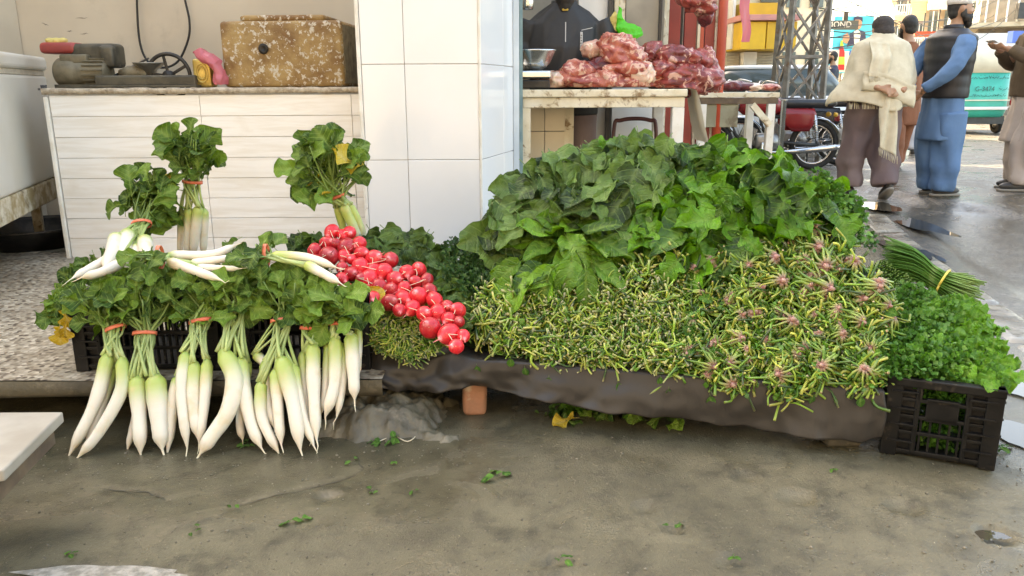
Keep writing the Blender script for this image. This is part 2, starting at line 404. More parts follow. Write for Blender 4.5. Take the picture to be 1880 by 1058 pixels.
def pf(u, v):
    x = lerp(-4.4, -.42, u); return (x, lerp(2.355, 4.4, v) + (.014 * nz(x * 3, 2) if v < .01 else 0), PZ + .003 * nz(x * 2, v * 4))
mb.grid(90, 6, pf); mb.build('floor_finish', terrazzo(), plat)
mb = MB(); prof = [(0, -.003), (-.006, -.02), (-.004, -.045), (.012, -.062), (.08, -.07), (.9, -.072)]
def ef(u, v):
    x = lerp(-4.4, -.42, u); k = min(int(v * 5 + 1e-6), 5); py, pz = prof[k]
    return (x, 2.355 + .014 * nz(x * 3, 2) + py + .010 * nz(x * 5, v * 3), PZ + pz + .010 * nz(x * 4, v * 5, 2) * (k > 1))
mb.grid(120, 5, ef); mb.build('slab_edge', slabm, plat)
mb = MB().box((-2.4, 3.2, .05), (4.0, .5, .11)); mb.build('drain_wall', slabm, plat, False)
mb = MB().box((.35, 5.2, .085), (2.3, 1.9, .17)); mb.build('stall_floor', slabm, plat, False, bevel=.01)

# ------------------------------------------------------------------ shop walls
plaster = pm('cream_plaster', (.60, .525, .41), (.54, .465, .36), 1.5, .85, stain=(.40, .34, .26), st_lo=.58, st_hi=.8, st_scale=2.2, bmp=.1)
dark_scuff = pm('scuff', (.25, .22, .18), (.35, .3, .24), 30, .9)
wl = empty('shop_wall', (-1.8, 5.4, 0)); tag(wl, 'cream plastered back and side wall of the open shop', 'wall')
MB().box((0, .08, 1.6), (3.2, .16, 3.2)).build('back_wall', plaster, wl, False)
MB().box((-1.5, -1.9, 1.6), (.16, 3.78, 3.2)).build('side_wall', plaster, wl, False)
for (x, y, L, a) in [(150, 29, .09, 0), (155, 58, .06, .1), (83, 40, .05, -.4), (86, 82, .05, -.5), (128, 53, .04, .1)]:
    p = P(x, y, 5.4) - Vector((-1.8, 5.4, 0)); mb = MB()
    mb.grid(8, 2, lambda u, v: (p.x + (u - .5) * L, -.002, p.z + (u - .5) * L * a + (v - .5) * .009 * (1 - abs(2 * u - 1)) + .006 * nz(u * 5, x)))
    mb.build('scuff_mark', dark_scuff, wl)
bld = empty('shop_shade_mass', (-2.9, 10.3, 0)); tag(bld, 'unseen tall mass of the shop building, set back to block the sun', 'building')  # unseen upper mass of the shop, set back to block sun but not sky
MB().box((0, 0, 3.6), (9.0, 7.4, 7.2)).build('wall', plaster, bld, False)
MB().box((0, 0, 7.3), (9.3, 7.7, .18)).build('roof', slabm, bld, False)

# unseen house block behind the camera, added to cut low frontal light
ob_ = empty('lane_light_block', (-1, -9.5, 0)); tag(ob_, 'unseen house block added across the lane to cut frontal light', 'building')
MB().box((0, 0, 4.0), (26, 4, 8.0)).build('wall', pm('dark_low_bounce_wall', (.17, .155, .14), (.12, .11, .10), 4, .9), ob_, False); MB().box((0, 0, 8.1), (26.4, 4.4, .2)).build('roof', slabm, ob_, False)  # wall colour kept dark so the unseen block bounces little sun
for k in range(6): MB().box((-10.5 + k * 4, 2.02, 1.25), (2.2, .06, 2.5)).build('door', dark_scuff, ob_, False)
for k in range(6): MB().box((-10.5 + k * 4, 2.02, 4.3), (1.4, .06, 1.3)).build('window', dark_scuff, ob_, False)
# ------------------------------------------------------------------ tiled counter
wood_tile = None
def plank_tile_mat():
    m, t, ns, ls, bs = newmat('pale_wood_grain_tile'); co = objvec(ns, ls)
    mp = ns.new('ShaderNodeMapping'); mp.inputs['Scale'].default_value = (2.2, 8, 22); ls.new(co, mp.inputs[0])
    n = noisen(ns, ls, mp.outputs[0], 1.3, 6, .6, .6)
    c = cmix(ns, ls, ramp(ns, ls, n, .35, .7), (.82, .80, .76), (.73, .69, .62))
    n2 = noisen(ns, ls, co, 3, 5); c = cmix(ns, ls, mathn(ns, ls, 'MULTIPLY', ramp(ns, ls, n2, .58, .75), .35), c, (.60, .52, .40))
    ls.new(c, bs.inputs['Base Color']); bs.inputs['Roughness'].default_value = .28; return m
wood_tile = plank_tile_mat()
grout = pm('grey_grout', (.60, .53, .42), (.48, .42, .33), 20, .9)
stone_top = pm('chipped_stone_top', (.30, .24, .17), (.48, .41, .31), 45, .6, bmp=.5, stain=(.12, .09, .06), st_scale=14)
whitetrim = pm('white_trim', (.78, .76, .70), (.66, .62, .54), 10, .45, stain=(.35, .25, .15), st_lo=.66, st_hi=.72, st_scale=20)
CY = 4.25
c0 = P(106, 316, CY).x
ctr = empty('tiled_counter', (c0, CY, PZ)); tag(ctr, 'low shop counter faced with pale wood grain plank tiles', 'counter')
CW, CHT = 1.98, .902
MB().box((CW / 2, .32, CHT / 2 - .02), (CW - .012, .62, CHT - .05)).build('core', grout, ctr, False)
rows = 8; rh = (CHT - .03) / rows; tj = .80
tile_meshes = {}
for r in range(rows):
    for a, b in ((0.008, tj), (tj, 2 * tj), (2 * tj, CW)):
        L = b - a - .0025; key = round(L, 3)
        if key not in tile_meshes: tile_meshes[key] = MB().box((0, 0, 0), (L, .012, rh - .0025)).mesh('tile', wood_tile, False)
        o = inst('tile', tile_meshes[key], ctr, Matrix.Translation(((a + b) / 2, .006 + rnd(-.0008, .0008), rh * (r + .5))) @ Matrix.Rotation(rnd(-.002, .002), 4, 'Z'))
        bv = o.modifiers.new('b', 'BEVEL'); bv.width = .0015; bv.segments = 1
mb = MB()
def tf(u, v):
    pr = [(.58, 0), (-.012, 0), (-.016, -.012), (-.012, -.030), (.02, -.031)]; k = min(int(v * 4 + 1e-6), 4)
    x = u * (CW + .02) - .02
    return (x, pr[k][0] + .007 * nz(x * 14, v * 3), CHT + .006 + pr[k][1] + .005 * nz(x * 18, 7, v * 2))
mb.grid(110, 4, tf); mb.build('stone_top', stone_top, ctr)
MB().box((-.006, -.002, CHT / 2 - .02), (.022, .022, CHT - .034)).build('corner_trim', whitetrim, ctr, False, bevel=.004)
MB().box((-.02, .3, CHT / 2 - .02), (.012, .58, CHT - .04)).build('end_panel', whitetrim, ctr, False)

# ------------------------------------------------------------------ tiled pillar
def glaze(name, c, c2):
    return pm(name, c, c2, 1.2, .10, spec=.5, stain=(.55, .48, .38), st_lo=.72, st_hi=.82, st_scale=6)
white_tile = glaze('white_glazed_tile', (.78, .775, .765), (.74, .735, .72))
PY = 4.1; pt = PY * CP + CAM_H * SP
px0, px1 = P(661, 160, PY).x, P(881, 160, PY).x
pil = empty('tiled_pillar', (px0, PY, PZ - .05)); tag(pil, 'square shop pillar clad in glossy white tiles', 'pillar')
PW = px1 - px0; PHT = 3.0; back = (P(944, 160, 4.75).x - px0, .65)
MB().add([(.006, .012, 0), (PW - .006, .012, 0), (back[0] - .006, back[1], 0), (0.006, back[1], 0), (.006, .012, PHT), (PW - .006, .012, PHT), (back[0] - .006, back[1], PHT), (.006, back[1], PHT)],
         [(0, 1, 5, 4), (1, 2, 6, 5), (2, 3, 7, 6), (3, 0, 4, 7), (4, 5, 6, 7)]).build('core', grout, pil, False)
zrow = [P(760, y, PY).z - (PZ - .05) for y in (293, 117)]; th = zrow[1] - zrow[0]
zs = [zrow[0] - 2 * th + .0, zrow[0] - th, zrow[0], zrow[1], zrow[1] + th, zrow[1] + 2 * th, PHT]
zs[0] = max(zs[0], 0.0)
if zs[1] < .02: zs = zs[1:]; zs[0] = 0
xj = P(744, 160, PY).x - px0
side = Vector((back[0] - PW, back[1], 0)); sl = side.length; sd_ = side.normalized()
for z0, z1 in zip(zs, zs[1:]):
    for a, b in ((.012, xj), (xj, PW - .006)):
        MB().box(((a + b) / 2, .006 + rnd(-.001, .001), (z0 + z1) / 2), (b - a - .0025, .012, z1 - z0 - .0025)).build('tile', white_tile, pil, False, bevel=.002, seg=1)
    for a, b in ((.008, .42), (.42, sl)):
        q = Vector((PW, 0, 0)) + sd_ * ((a + b) / 2); rot = Matrix((sd_, Vector((-sd_.y, sd_.x, 0)), Vector((0, 0, 1)))).transposed()
        MB().box((q.x, q.y + .006, (z0 + z1) / 2), (b - a - .0025, .012, z1 - z0 - .0025), rot).build('tile', white_tile, pil, False, bevel=.002, seg=1)
MB().box((.001, .004, PHT / 2), (.02, .02, PHT)).build('corner_trim', whitetrim, pil, False, bevel=.004)
MB().box((PW, .002, PHT / 2), (.013, .013, PHT)).build('corner_trim', whitetrim, pil, False, bevel=.004)
steel_blue = pm('pale_blue_painted_steel', (.62, .70, .76), (.52, .60, .66), 6, .35, stain=(.3, .25, .2), st_lo=.7, st_hi=.76, st_scale=30)
teal_edge = pm('teal_painted_steel', (.12, .22, .24), (.2, .3, .3), 10, .5)
jx = back[0]
jam = empty('door_jamb', (px0 + jx + .012, PY + .63, PZ - .05)); tag(jam, 'pale blue steel door jamb at the pillar side', 'door jamb')
MB().box((0, 0, 1.5), (.034, .05, 3.0)).build('frame', steel_blue, jam, False, bevel=.003)
MB().box((.028, .01, 1.5), (.02, .04, 3.0)).build('edge_strip', teal_edge, jam, False, bevel=.002)

# ------------------------------------------------------------------ chest freezer and basin
enamel = pm('yellowed_white_enamel', (.66, .63, .57), (.60, .56, .48), 2, .35, stain=(.32, .25, .14), st_lo=.66, st_hi=.85, st_scale=3)
rustband = pm('grimy_rusty_base', (.34, .25, .12), (.62, .56, .44), 14, .7, stain=(.15, .1, .05), st_scale=18, bmp=.4)
grey_text = pm('grey_print', (.12, .12, .12), None, 5, .5)
A = Vector((-2.45, 3.7)); B = Vector((-2.82, 4.92)); dv = (B - A); ang = math.atan2(dv.y, dv.x)
fz = empty('chest_freezer', (A.x, A.y, 0), ang); tag(fz, 'yellowed white chest freezer with rusty base on a stand', 'freezer')
L = dv.length
bx = lambda x0, x1, y0, y1, z0, z1: ((x0 + x1) / 2, (y0 + y1) / 2, (z0 + z1) / 2, x1 - x0, y1 - y0, z1 - z0)
def fbox(nm, mat, b, bev=.01, par=fz):
    return MB().box(b[:3], b[3:]).build(nm, mat, par, False, bevel=bev, seg=3)
fbox('cabinet', enamel, bx(-.5, L, 0, .62, .56, 1.155), .018)
fbox('base_band', rustband, bx(-.5, L - .004, .004, .62, .43, .558), .01)
fbox('lid', enamel, bx(-.5, L + .006, -.012, .63, 1.185, 1.265), .022)
fbox('gasket', grout, bx(-.49, L - .01, .008, .61, 1.155, 1.185), .004)
for lx in (-.35, L - .1):
    for ly in (.12, .52): fbox('leg', rustband, bx(lx, lx + .05, ly, ly + .05, .17, .43), .004)
tp = Vector((L - .10, -.0015, 1.085))
text('WAVES', .045, grey_text, 'lettering', fz, Matrix.Translation(tp) @ Matrix.Rotation(PI / 2, 4, 'X'))
MB().box((tp.x - .11, -.001, 1.078), (.045, .002, .012)).build('badge_mark', grey_text, fz, False)
blackmetal = pm('sooty_black_metal', (.02, .02, .02), (.05, .045, .04), 12, .45, metal=.6)
p = G(62, 452, PZ); ba = MB().lathe([(.0, .004), (.26, .004), (.33, .11), (.345, .125), (.335, .128), (.32, .11), (.25, .015), (0, .012)], 36)
ba = ba.build('steel_basin', blackmetal); ba.location = (p.x - .05, p.y + .12, PZ); tag(ba, 'wide black metal basin on the floor under the freezer', 'basin')

# ------------------------------------------------------------------ leaf shapes
def leaf_mesh(kind, seed):
    rg = random.Random(seed); mb = MB(); ph = rg.uniform(0, 6); nL, nW = 18, 8
    cfg = dict(radish=(.22, .33, .12, .14), mustard=(.16, .38, .14, .13), spinach=(.14, .36, .14, .18), chard=(.12, .25, .10, .07), lettuce=(.05, .42, .10, .22), small=(.2, .3, .08, .05))[kind]
    pl, W, fold, rip = cfg; droop = rg.uniform(.1, .6); bend = rg.uniform(-.12, .12); tw = rg.uniform(-.5, .5); yel = False
    def wid(t, side):
        if kind == 'radish':
            w = W * (.30 + .7 * ss(.25, .62, t)) * (1 - ss(.76, 1.03, t)) ** .5; w *= 1 + .26 * math.sin(t * 13 + ph + side) * (1 - .5 * t)
        elif kind == 'mustard':
            w = W * math.sin(PI * min(1, t * .93 + .05)) ** .55 * (1 - .25 * t); w *= 1 + .07 * math.sin(t * 26 + ph + side * 2)
        elif kind == 'spinach':
            w = W * interp([(0, .2), (.10, .95), (.20, 1.05), (.30, .62), (.42, .92), (.52, .80), (.62, .42), (.74, .56), (.86, .30), (1, .02)], min(1, max(0, t + .03 * math.sin(ph + side * 2)))) * (1 + .12 * math.sin(ph * 3 + side))
        elif kind == 'chard':
            w = W * math.sin(PI * min(1, t * .9 + .06)) ** .8
        elif kind == 'lettuce':
            w = W * (.35 + .65 * ss(0, .6, t)) * (1 - ss(.82, 1.05, t)) ** .5
        else: w = W * math.sin(PI * min(1, t * .95 + .04)) ** .7
        return max(w, .006)
    def fn(u, v):
        t = v; s = u * 2 - 1; w = wid(t, 1 if s > 0 else -1); y = pl + (1 - pl) * t
        x = s * w + bend * y * y
        z = fold * abs(s) * (1 - t * .4) + rip * abs(s) ** 1.5 * math.sin(t * (16 if kind == 'lettuce' else 9) + ph + (2 if s > 0 else 0)) * .55
        z -= droop * y * y; z += tw * s * w * t * .8 + .028 * math.sin(5 * s + ph) * math.sin(t * 8 + ph * 2) + .03 * nz(s * 2 + seed, t * 4, 1) + .02 * nz(s * 5, t * 9, seed)
        return (x, y * (1 - .12 * droop), z)
    def cl(u, v):
        s = abs(u * 2 - 1); r = .75 * (1 - ss(0, .34, s)) * (1 - .6 * v) + rg.uniform(0, .06)
        return (r, 0, (rg.uniform(.6, 1) if yel else 0) * ss(.1, .6, v) + .0)
    mb.grid(nW, nL, fn, cl)
    mb.tube([(0, -.02, .0), (0, pl * .5, .004), (0, pl + .14, 0.004)], [.014, .012, .007], 5, (.7, 0, 0))
    return mb
LM = dict(
    radish=leafmat('radish_leaf', (.016, .055, .005), (.15, .27, .03), (.30, .42, .11)),
    mustard=leafmat('mustard_leaf', (.006, .024, .003), (.125, .225, .045), (.20, .29, .10), .36),
    spinach=leafmat('spinach_leaf', (.005, .028, .002), (.105, .285, .016), (.16, .29, .05), .32),
    chard=leafmat('chard_leaf', (.012, .055, .003), (.14, .30, .022), (.22, .35, .07), .30),
    lettuce=leafmat('lettuce_leaf', (.035, .14, .008), (.13, .33, .025), (.24, .40, .08), .4),
    small=leafmat('herb_leaf', (.026, .10, .012), (.085, .23, .03), (.22, .36, .08)))
LEAF = {k: [leaf_mesh(k, i * 13 + len(k)).mesh(k + '_leaf', LM[k]) for i in range(14)] for k in LM}
stemm = pm('pale_green_stem', (.40, .50, .20), (.30, .42, .13), 12, .4, attr=True, sss=.1)
yellowing = leafmat('yellow_leaf', (.45, .30, .02), (.62, .46, .05), (.6, .5, .2))
YL = [leaf_mesh('radish', 900 + i).mesh('yellow_leaf', yellowing) for i in range(3)]
CAMP = Vector((0, 0, CAM_H))
def rv(s): return Vector((rnd(-s, s), rnd(-s, s), rnd(-s, s)))
def put_leaf(root, kind, pos, d, up, size, sw=None, me=None):
    return inst('leaf', me or random.choice(LEAF[kind]), root, frame(Vector(pos) - root.location, d, up, size, sw or size * rnd(.85, 1.15)))
def pxw(t): return t / FPX        # pixels to metres at depth t

# ------------------------------------------------------------------ daikon radishes
daikm = None
def daikon_mat():
    m, t, ns, ls, bs = newmat('daikon_skin'); co = objvec(ns, ls)
    at = ns.new('ShaderNodeAttribute'); at.attribute_name = 'Col'
    c = cmix(ns, ls, mathn(ns, ls, 'MULTIPLY', ramp(ns, ls, noisen(ns, ls, co, 16, 6), .52, .72), .5), at.outputs['Color'], (.62, .47, .24))
    v = noisen(ns, ls, co, 130, 3); c = cmix(ns, ls, mathn(ns, ls, 'MULTIPLY', ramp(ns, ls, v, .70, .78), .5), c, (.40, .28, .13))
    ls.new(c, bs.inputs['Base Color']); bs.inputs['Roughness'].default_value = .33
    bs.inputs['Subsurface Weight'].default_value = .15; bs.inputs['Subsurface Scale'].default_value = .008
    mp = ns.new('ShaderNodeMapping'); mp.inputs['Scale'].default_value = (12, 12, 110); ls.new(co, mp.inputs[0]); bump(ns, ls, bs, noisen(ns, ls, mp.outputs[0], 1.0, 4), .35, .004); return m
daikm = daikon_mat()
bandm = pm('coral_rubber_band', (.62, .14, .07), (.72, .20, .11), 20, .45)
def lean(x, y, off=0.0):              # front row: leaning on the crate fronts, tips on the pavement
    d = ray(x, y); k = .60; t = (2.19 + off + k * (CAM_H - .02)) / (d.y - k * d.z); return CAMP + d * t
def daikon(root, pts, r, green=.32, tail=True):
    n = 16; path = spline(pts, n); rr = []; cs = []; dirt = rnd(.2, 1.3); green *= rnd(.75, 1.3)
    for i in range(n + 1):
        t = i / n
        q = (.62 + .38 * ss(0, .07, t)) * (1 - .22 * ss(.15, .8, t)) * (1 - .86 * ss(.80, 1.02, t) ** 1.2); q *= 1 + .09 * nz(t * 6, r * 900, 3) + .03 * nz(t * 25, r * 700, 5)
        rr.append(r * q); f = ss(green * 1.25, green * .25, t)
        cs.append(mixc(mixc((.68, .63, .52), (.42, .33, .20), .45 * ss(.70, 1, t) * dirt), (.38, .46, .11), f) if t > .02 else (.30, .40, .10))
    d = (path[-1] - path[-2]).normalized(); e = path[-1]
    if tail:
        path += [e + d * .02 + rv(.006), e + d * .035 + rv(.012)]; rr += [r * .07, .0006]; cs += [(.75, .68, .5)] * 2
    h = (path[0] - path[1]).normalized()
    path = [path[0] + h * r * .28] + path; rr = [r * .30] + rr; cs = [(.28, .38, .10)] + cs
    return MB().tube([p - root.location for p in path], rr, 14, cs).build('daikon', daikm, root)
def band(root, c, axis, r, flat=.6):
    a = Vector(axis).normalized(); x = a.cross(Vector((0, 1, .01))).normalized(); y = a.cross(x); mb = MB(); n = 22
    for k in range(n):
        t = 2 * PI * k / n; e = Vector(c) - root.location + x * r * math.cos(t) + y * r * flat * math.sin(t); o = (x * math.cos(t) + y * math.sin(t)) * .0025
        w = a * .0055 + rv(.0006); mb.v += [tuple(e - w), tuple(e - w + o), tuple(e + w + o), tuple(e + w)]; mb.c += [(1, 1, 1)] * 4
    for k in range(n):
        for j in range(4): mb.f.append((k * 4 + j, k * 4 + (j + 1) % 4, ((k + 1) % n) * 4 + (j + 1) % 4, ((k + 1) % n) * 4 + j))
    return mb.build('rubber_band', bandm, root)
def stems(root, starts, tie, ends, n=22, r=.0042):
    mb = MB()
    for i in range(n):
        s, sr = random.choice(starts); a = s + Vector((rnd(-1, 1) * sr * .7, rnd(-1, .3) * sr * .7, rnd(-.2, .4) * sr))
        b = tie + Vector((rnd(-.03, .03), rnd(-.016, .012), rnd(-.004, .004))); e = random.choice(ends) + rv(.015)
        q = r * rnd(.7, 1.25); path = spline([a, a.lerp(b, .5) + Vector((0, -.008, .0)), b, b.lerp(e, .5) + rv(.006), e], 10)
        k = rnd(.75, 1.15); c0_, c1_ = (.92 * k, .98 * k, .62 * k), (.42 * k, .62 * k, .28 * k)
        mb.tube([p - root.location for p in path], [q * 1.45, q * 1.25, q * 1.1, q, q, q, q, q * .9, q * .8, q * .7, q * .5], 6, [mixc((1.15 * k, 1.05 * k, 1.1 * k), (.45 * k, .55 * k, .35 * k), min(1, i_ / 7)) for i_ in range(11)])
    tag(mb.build('stems', stemm, root), kind='stuff')
def bunch(label, group, dk, tie, leafc, leafr, nl, at, scale, lay=None, sz=(.09, .14), band_r=.036, kind='radish', nst=22, yel=0, axis=None, green=.32):
    """dk: list of (pixel points, pixel width, offset)"""
    W = [([at(x, y, o) for x, y in pts], pxw(scale) * w_ * .5) for pts, w_, o in dk]
    T = at(*tie); low = min((p.z for q, r in W for p in q), default=T.z)
    root = empty('daikon_bunch', (T.x, T.y, max(low, 0))); tag(root, label, 'daikon bunch', group)
    for q, r in W: daikon(root, q, r, green)
    C = lay(*leafc) if lay else at(*leafc); rx, rz, ry = leafr
    spots = []
    for i in range(nl):
        a = rnd(0, 2 * PI); k = math.sqrt(random.random()); spots.append(C + Vector((rx * k * math.cos(a), rnd(-ry, ry), rz * k * math.sin(a))))
    if W: stems(root, [(q[0], r) for q, r in W if True], T, spots, nst)
    ax = axis or (C - T); band(root, T, ax, band_r)
    for i, s in enumerate(spots):
        d = (s - T).normalized() * .8 + Vector((rnd(-.6, .6), rnd(-.7, .25), rnd(-.6, .35))); up = Vector((rnd(-.6, .6), -.75 + rnd(-.3, .3), .65 + rnd(-.4, .4))); L = rnd(*sz)
        put_leaf(root, kind, s - d.normalized() * L * .5, d, up, L, me=random.choice(YL) if i < yel else None)
    return root
FG = 'daikon bunches leaning on the black crates'
front = [
 ('bunch of three slanting daikons leaning on the outer corner of the black crate', [([(196, 648), (172, 735), (124, 830)], 27, 0), ([(206, 668), (180, 750), (154, 822)], 20, .03), ([(222, 655), (219, 715), (178, 790), (140, 835)], 25, -.015)], (208, 600), (195, 540), 24, 'b'),
 ('bunch of two stout straight daikons and one thin root beside the slanting bunch', [([(248, 690), (252, 755), (254, 829)], 31, 0), ([(282, 688), (288, 758), (294, 822)], 38, 0), ([(262, 700), (243, 772), (230, 822)], 16, .04)], (263, 609), (268, 535), 26, 'b'),
 ('bunch of four slim daikons with a loose band hanging and limp leaves over them', [([(338, 645), (330, 718), (340, 820)], 23, -.01), ([(326, 690), (316, 730), (304, 827)], 25, .02), ([(354, 663), (352, 738), (360, 803)], 26, 0), ([(378, 660), (372, 738), (362, 811)], 22, 0)], (366, 587), (362, 535), 24, 'b'),
 ('bunch with one large daikon bowed like a banana', [([(407, 643), (428, 692), (416, 752), (384, 800), (364, 830)], 35, -.02), ([(439, 656), (446, 718), (459, 779), (476, 820)], 27, 0), ([(454, 662), (438, 765), (442, 806)], 18, .05)], (432, 571), (425, 525), 26, 'b'),
 ('fullest bunch of six daikons with a thick sheaf of upright stems', [([(484, 662), (487, 726), (501, 785)], 22, .02), ([(476, 700), (478, 765), (508, 830)], 23, 0), ([(503, 678), (507, 742), (513, 815)], 23, -.01), ([(514, 656), (534, 734), (548, 824)], 31, -.02), ([(536, 668), (550, 750), (573, 818)], 21, 0), ([(466, 648), (482, 664), (490, 690)], 20, .04)], (516, 588), (518, 520), 28, 'b'),
 ('pair of green shouldered daikons beside the crossed coral bands', [([(572, 632), (573, 710), (578, 806)], 27, 0), ([(553, 646), (556, 718), (566, 790)], 19, .03)], (570, 602), (575, 555), 16, 'b'),
 ('bunch of five shorter daikons hanging clear of the ground by the brown cloth', [([(613, 619), (612, 698), (594, 764)], 26, 0), ([(600, 625), (594, 716), (586, 758)], 17, .03), ([(642, 613), (646, 678), (648, 732)], 27, 0), ([(626, 631), (626, 700), (615, 765)], 18, .02), ([(655, 603), (655, 650), (654, 690)], 17, .04)], (622, 592), (620, 545), 20, 'b')]
def bed(x, y, o=0): return P(x, y + 10, 2.40 + max(0, (550 - y)) / 60 * .10)
for lb, dk, tie, lc, nl, _ in front:
    bunch(lb, FG, dk, tie, lc, (.10, .068, .07), int(nl * 1.9), lean, 2.42, bed, sz=(.07, .125), yel=1 if 'short' in lb else 0)
# a broad loose flap of yellowed leaf over the crate corner
def lay1(x, y, o=0): return P(x, y, 2.50 + (490 - y) / 60 * .24 + o)
TG = 'daikon bunches laid on top of the crates'
bunch('bunch of blunt daikons lying with tips towards the crate corner', TG,
      [([(212, 432), (206, 455), (190, 490)], 28, -.02), ([(234, 424), (228, 450), (222, 474)], 29, 0), ([(264, 436), (267, 460), (268, 486)], 27, 0), ([(247, 450), (247, 472)], 17, .02), ([(205, 470), (176, 484), (131, 507)], 21, 0), ([(222, 478), (190, 494), (147, 506)], 19, -.03)],
      (258, 408), (268, 360), (.10, .105, .07), 64, lay1, 2.75, lambda x, y, o=0: P(x, y, 2.92), sz=(.08, .13), yel=1, green=.22)
up1 = lambda x, y, o=0: P(x, y, 2.97 + o)
bunch('upright bunch of four slim daikons standing against the tiled counter', TG,
      [([(333, 390), (330, 425), (328, 468)], 14, .02), ([(346, 380), (344, 420), (341, 468)], 18, 0), ([(363, 377), (358, 420), (352, 468)], 20, -.01), ([(373, 382), (373, 420), (371, 468)], 17, .01)],
      (352, 331), (352, 275), (.085, .085, .06), 50, up1, 3.0, sz=(.06, .13), band_r=.036, green=.38)
lay2 = lambda x, y, o=0: P(x, y - 3, 2.42 + (490 - y) / 50 * .12)
bunch('bunch of white daikons lying sideways with thin tips apart', TG,
      [([(308, 469), (385, 468), (433, 450)], 17, 0), ([(308, 480), (353, 496), (404, 515)], 18, 0), ([(347, 484), (402, 477), (431, 470)], 14, 0), ([(360, 491), (400, 493), (438, 494)], 12, 0)],
      (292, 472), (272, 480), (.06, .04, .08), 10, lay2, 2.75, sz=(.08, .12), green=.08, axis=(1, 0, 0))
bunch('two daikons lying beside the red radishes', TG, [([(497, 471), (560, 474), (616, 493)], 18, 0), ([(560, 487), (590, 503), (622, 521)], 18, -.03)],
      (487, 470), (462, 472), (.06, .04, .08), 12, lay2, 2.72, sz=(.08, .12), green=.4, axis=(1, 0, 0))
rt = bunch('tall leafy daikon bunch with yellow leaves leaning by the pillar edge', TG, [([(628, 375), (645, 410), (660, 440)], 20, 0), ([(640, 375), (660, 415), (672, 450)], 18, .02), ([(618, 378), (628, 415), (640, 450)], 16, .02)],
      (617, 360), (597, 308), (.125, .125, .07), 78, up1, 3.0, sz=(.06, .14), yel=4, nst=40, green=.9)
# bed of loose greens over the crates
def heap_of(name, label, cat, kind, pxs, Yf, n, sz, up=(0, -.6, .8), tilt=.7, group=None):
    cs = [Yf(x, y) for x, y in pxs]; c = sum(cs, Vector()) / len(cs)
    root = empty(name, c); tag(root, label, cat, group)
    for i in range(n):
        x, y = random.choice(pxs); p = Yf(x + rnd(-22, 22), y + rnd(-16, 16)); L = rnd(*sz)
        d = Vector((rnd(-1, 1), rnd(-1, .3), rnd(-tilt, tilt * .6))); put_leaf(root, kind, p - d.normalized() * L * .4, d, Vector(up) + rv(.45), L)
    return root
bedY = lambda x, y: P(x, y, 2.50 + max(0, 560 - y) / 100 * .42)
for lb, pts in (('loose radish greens spilling over the crate corner', [(110, 545), (125, 530), (140, 500), (160, 480), (180, 470), (150, 520), (105, 560)]),
                ('loose radish greens between the lying daikon bunches', [(x, y) for x in (210, 245, 280, 315) for y in (500, 515)]),
                ('loose radish greens under the sideways daikons', [(x, y) for x in (350, 385, 420, 450) for y in (508, 524)] + [(445, 452), (462, 470)]),
                ('loose radish greens next to the red radishes', [(x, y) for x in (480, 515, 550, 590) for y in (505, 525, 545)] + [(640, 540), (620, 530)])):
    heap_of('radish_greens', lb, 'leafy greens', 'radish', pts, bedY, 54, (.07, .12))
o = empty('yellow_leaf_cluster', P(118, 570, 2.42)); tag(o, 'withered yellow leaves drooping off the crate corner', 'leaf')
for x, y in ((112, 555), (120, 575), (108, 585)): put_leaf(o, 'radish', P(x, y, 2.42), (rnd(-.2, .2), -.2, -1), (rnd(-.3, .3), -1, .2), .085, me=random.choice(YL))

# ------------------------------------------------------------------ red radishes
redm = pm('red_radish_skin', (.50, .010, .020), (.58, .022, .032), 7, .34, attr=True, sss=.12, bmp=.05, bscale=40, objvar=.4, stain=(.55, .20, .17), st_lo=.56, st_hi=.76, st_scale=2.2)
def radish_mesh(i):
    rg = random.Random(i + 50); el = rg.uniform(.92, 1.18); prof = []; cols = []
    for k in range(15):
        t = k / 14; a = PI * t; r = math.sin(a) ** .9; y = -math.cos(a) * el
        if t > .80: r *= .82; y += (t - .8) * 1.2
        prof.append((max(r, .02), y)); cols.append((1, 1, 1) if t < .84 else mixc((1, 1, 1), (1.5, 14, 9), ss(.84, .93, t)))
    prof.append((.05, prof[-1][1] + .25)); prof.append((.012, prof[-1][1] + .5 + rg.random() * .5)); cols += [(1.4, 13, 8)] * 2
    cols[0] = (.6, 10, 2); cols[1] = (.8, 5, 1.5)
    mb = MB(); n = 16; rot = Matrix.Rotation(-PI / 2, 3, 'X'); mb.lathe(prof, n, rot=rot); mb.c = [c for c in cols for _ in range(n)]
    mb.v = [tuple(Vector(v) * (1 + .05 * nz(v[0] * 1.5 + i * 9, v[1] * 1.5, v[2] * 1.5))) for v in mb.v]
    return mb.mesh('radish', redm)
RM = [radish_mesh(i) for i in range(6)]
RAD = [(308,490,28),(385,495,25),(355,505,20),(230,573,25),(230,628,32),(292,600,38),(283,540,25),(325,545,22),(372,560,34),(428,543,27),(438,588,28),(495,612,34),(565,617,31),(360,600,25),(395,615,20),(432,645,32),(352,650,23),(393,678,28),(350,700,25),(378,748,26),(470,700,34),(537,668,32),(440,700,25),(585,703,32),(490,660,25),(638,673,30),(690,660,29),(677,715,24),(725,707,25),(515,735,32),(455,755,27),(565,752,30),(625,740,25),(430,812,32),(488,790,33),(560,805,32),(620,788,31),(603,838,25),(690,778,36),(738,753,28),(660,830,29),(760,795,30),(713,855,30),(773,852,32),(815,823,25),(863,840,29),(820,880,28),(866,892,23),(740,917,41),(823,945,39),(886,953,25),(855,1000,29)]
stringm = pm('pale_string', (.66, .58, .42), None, 5, .8)
rads = []
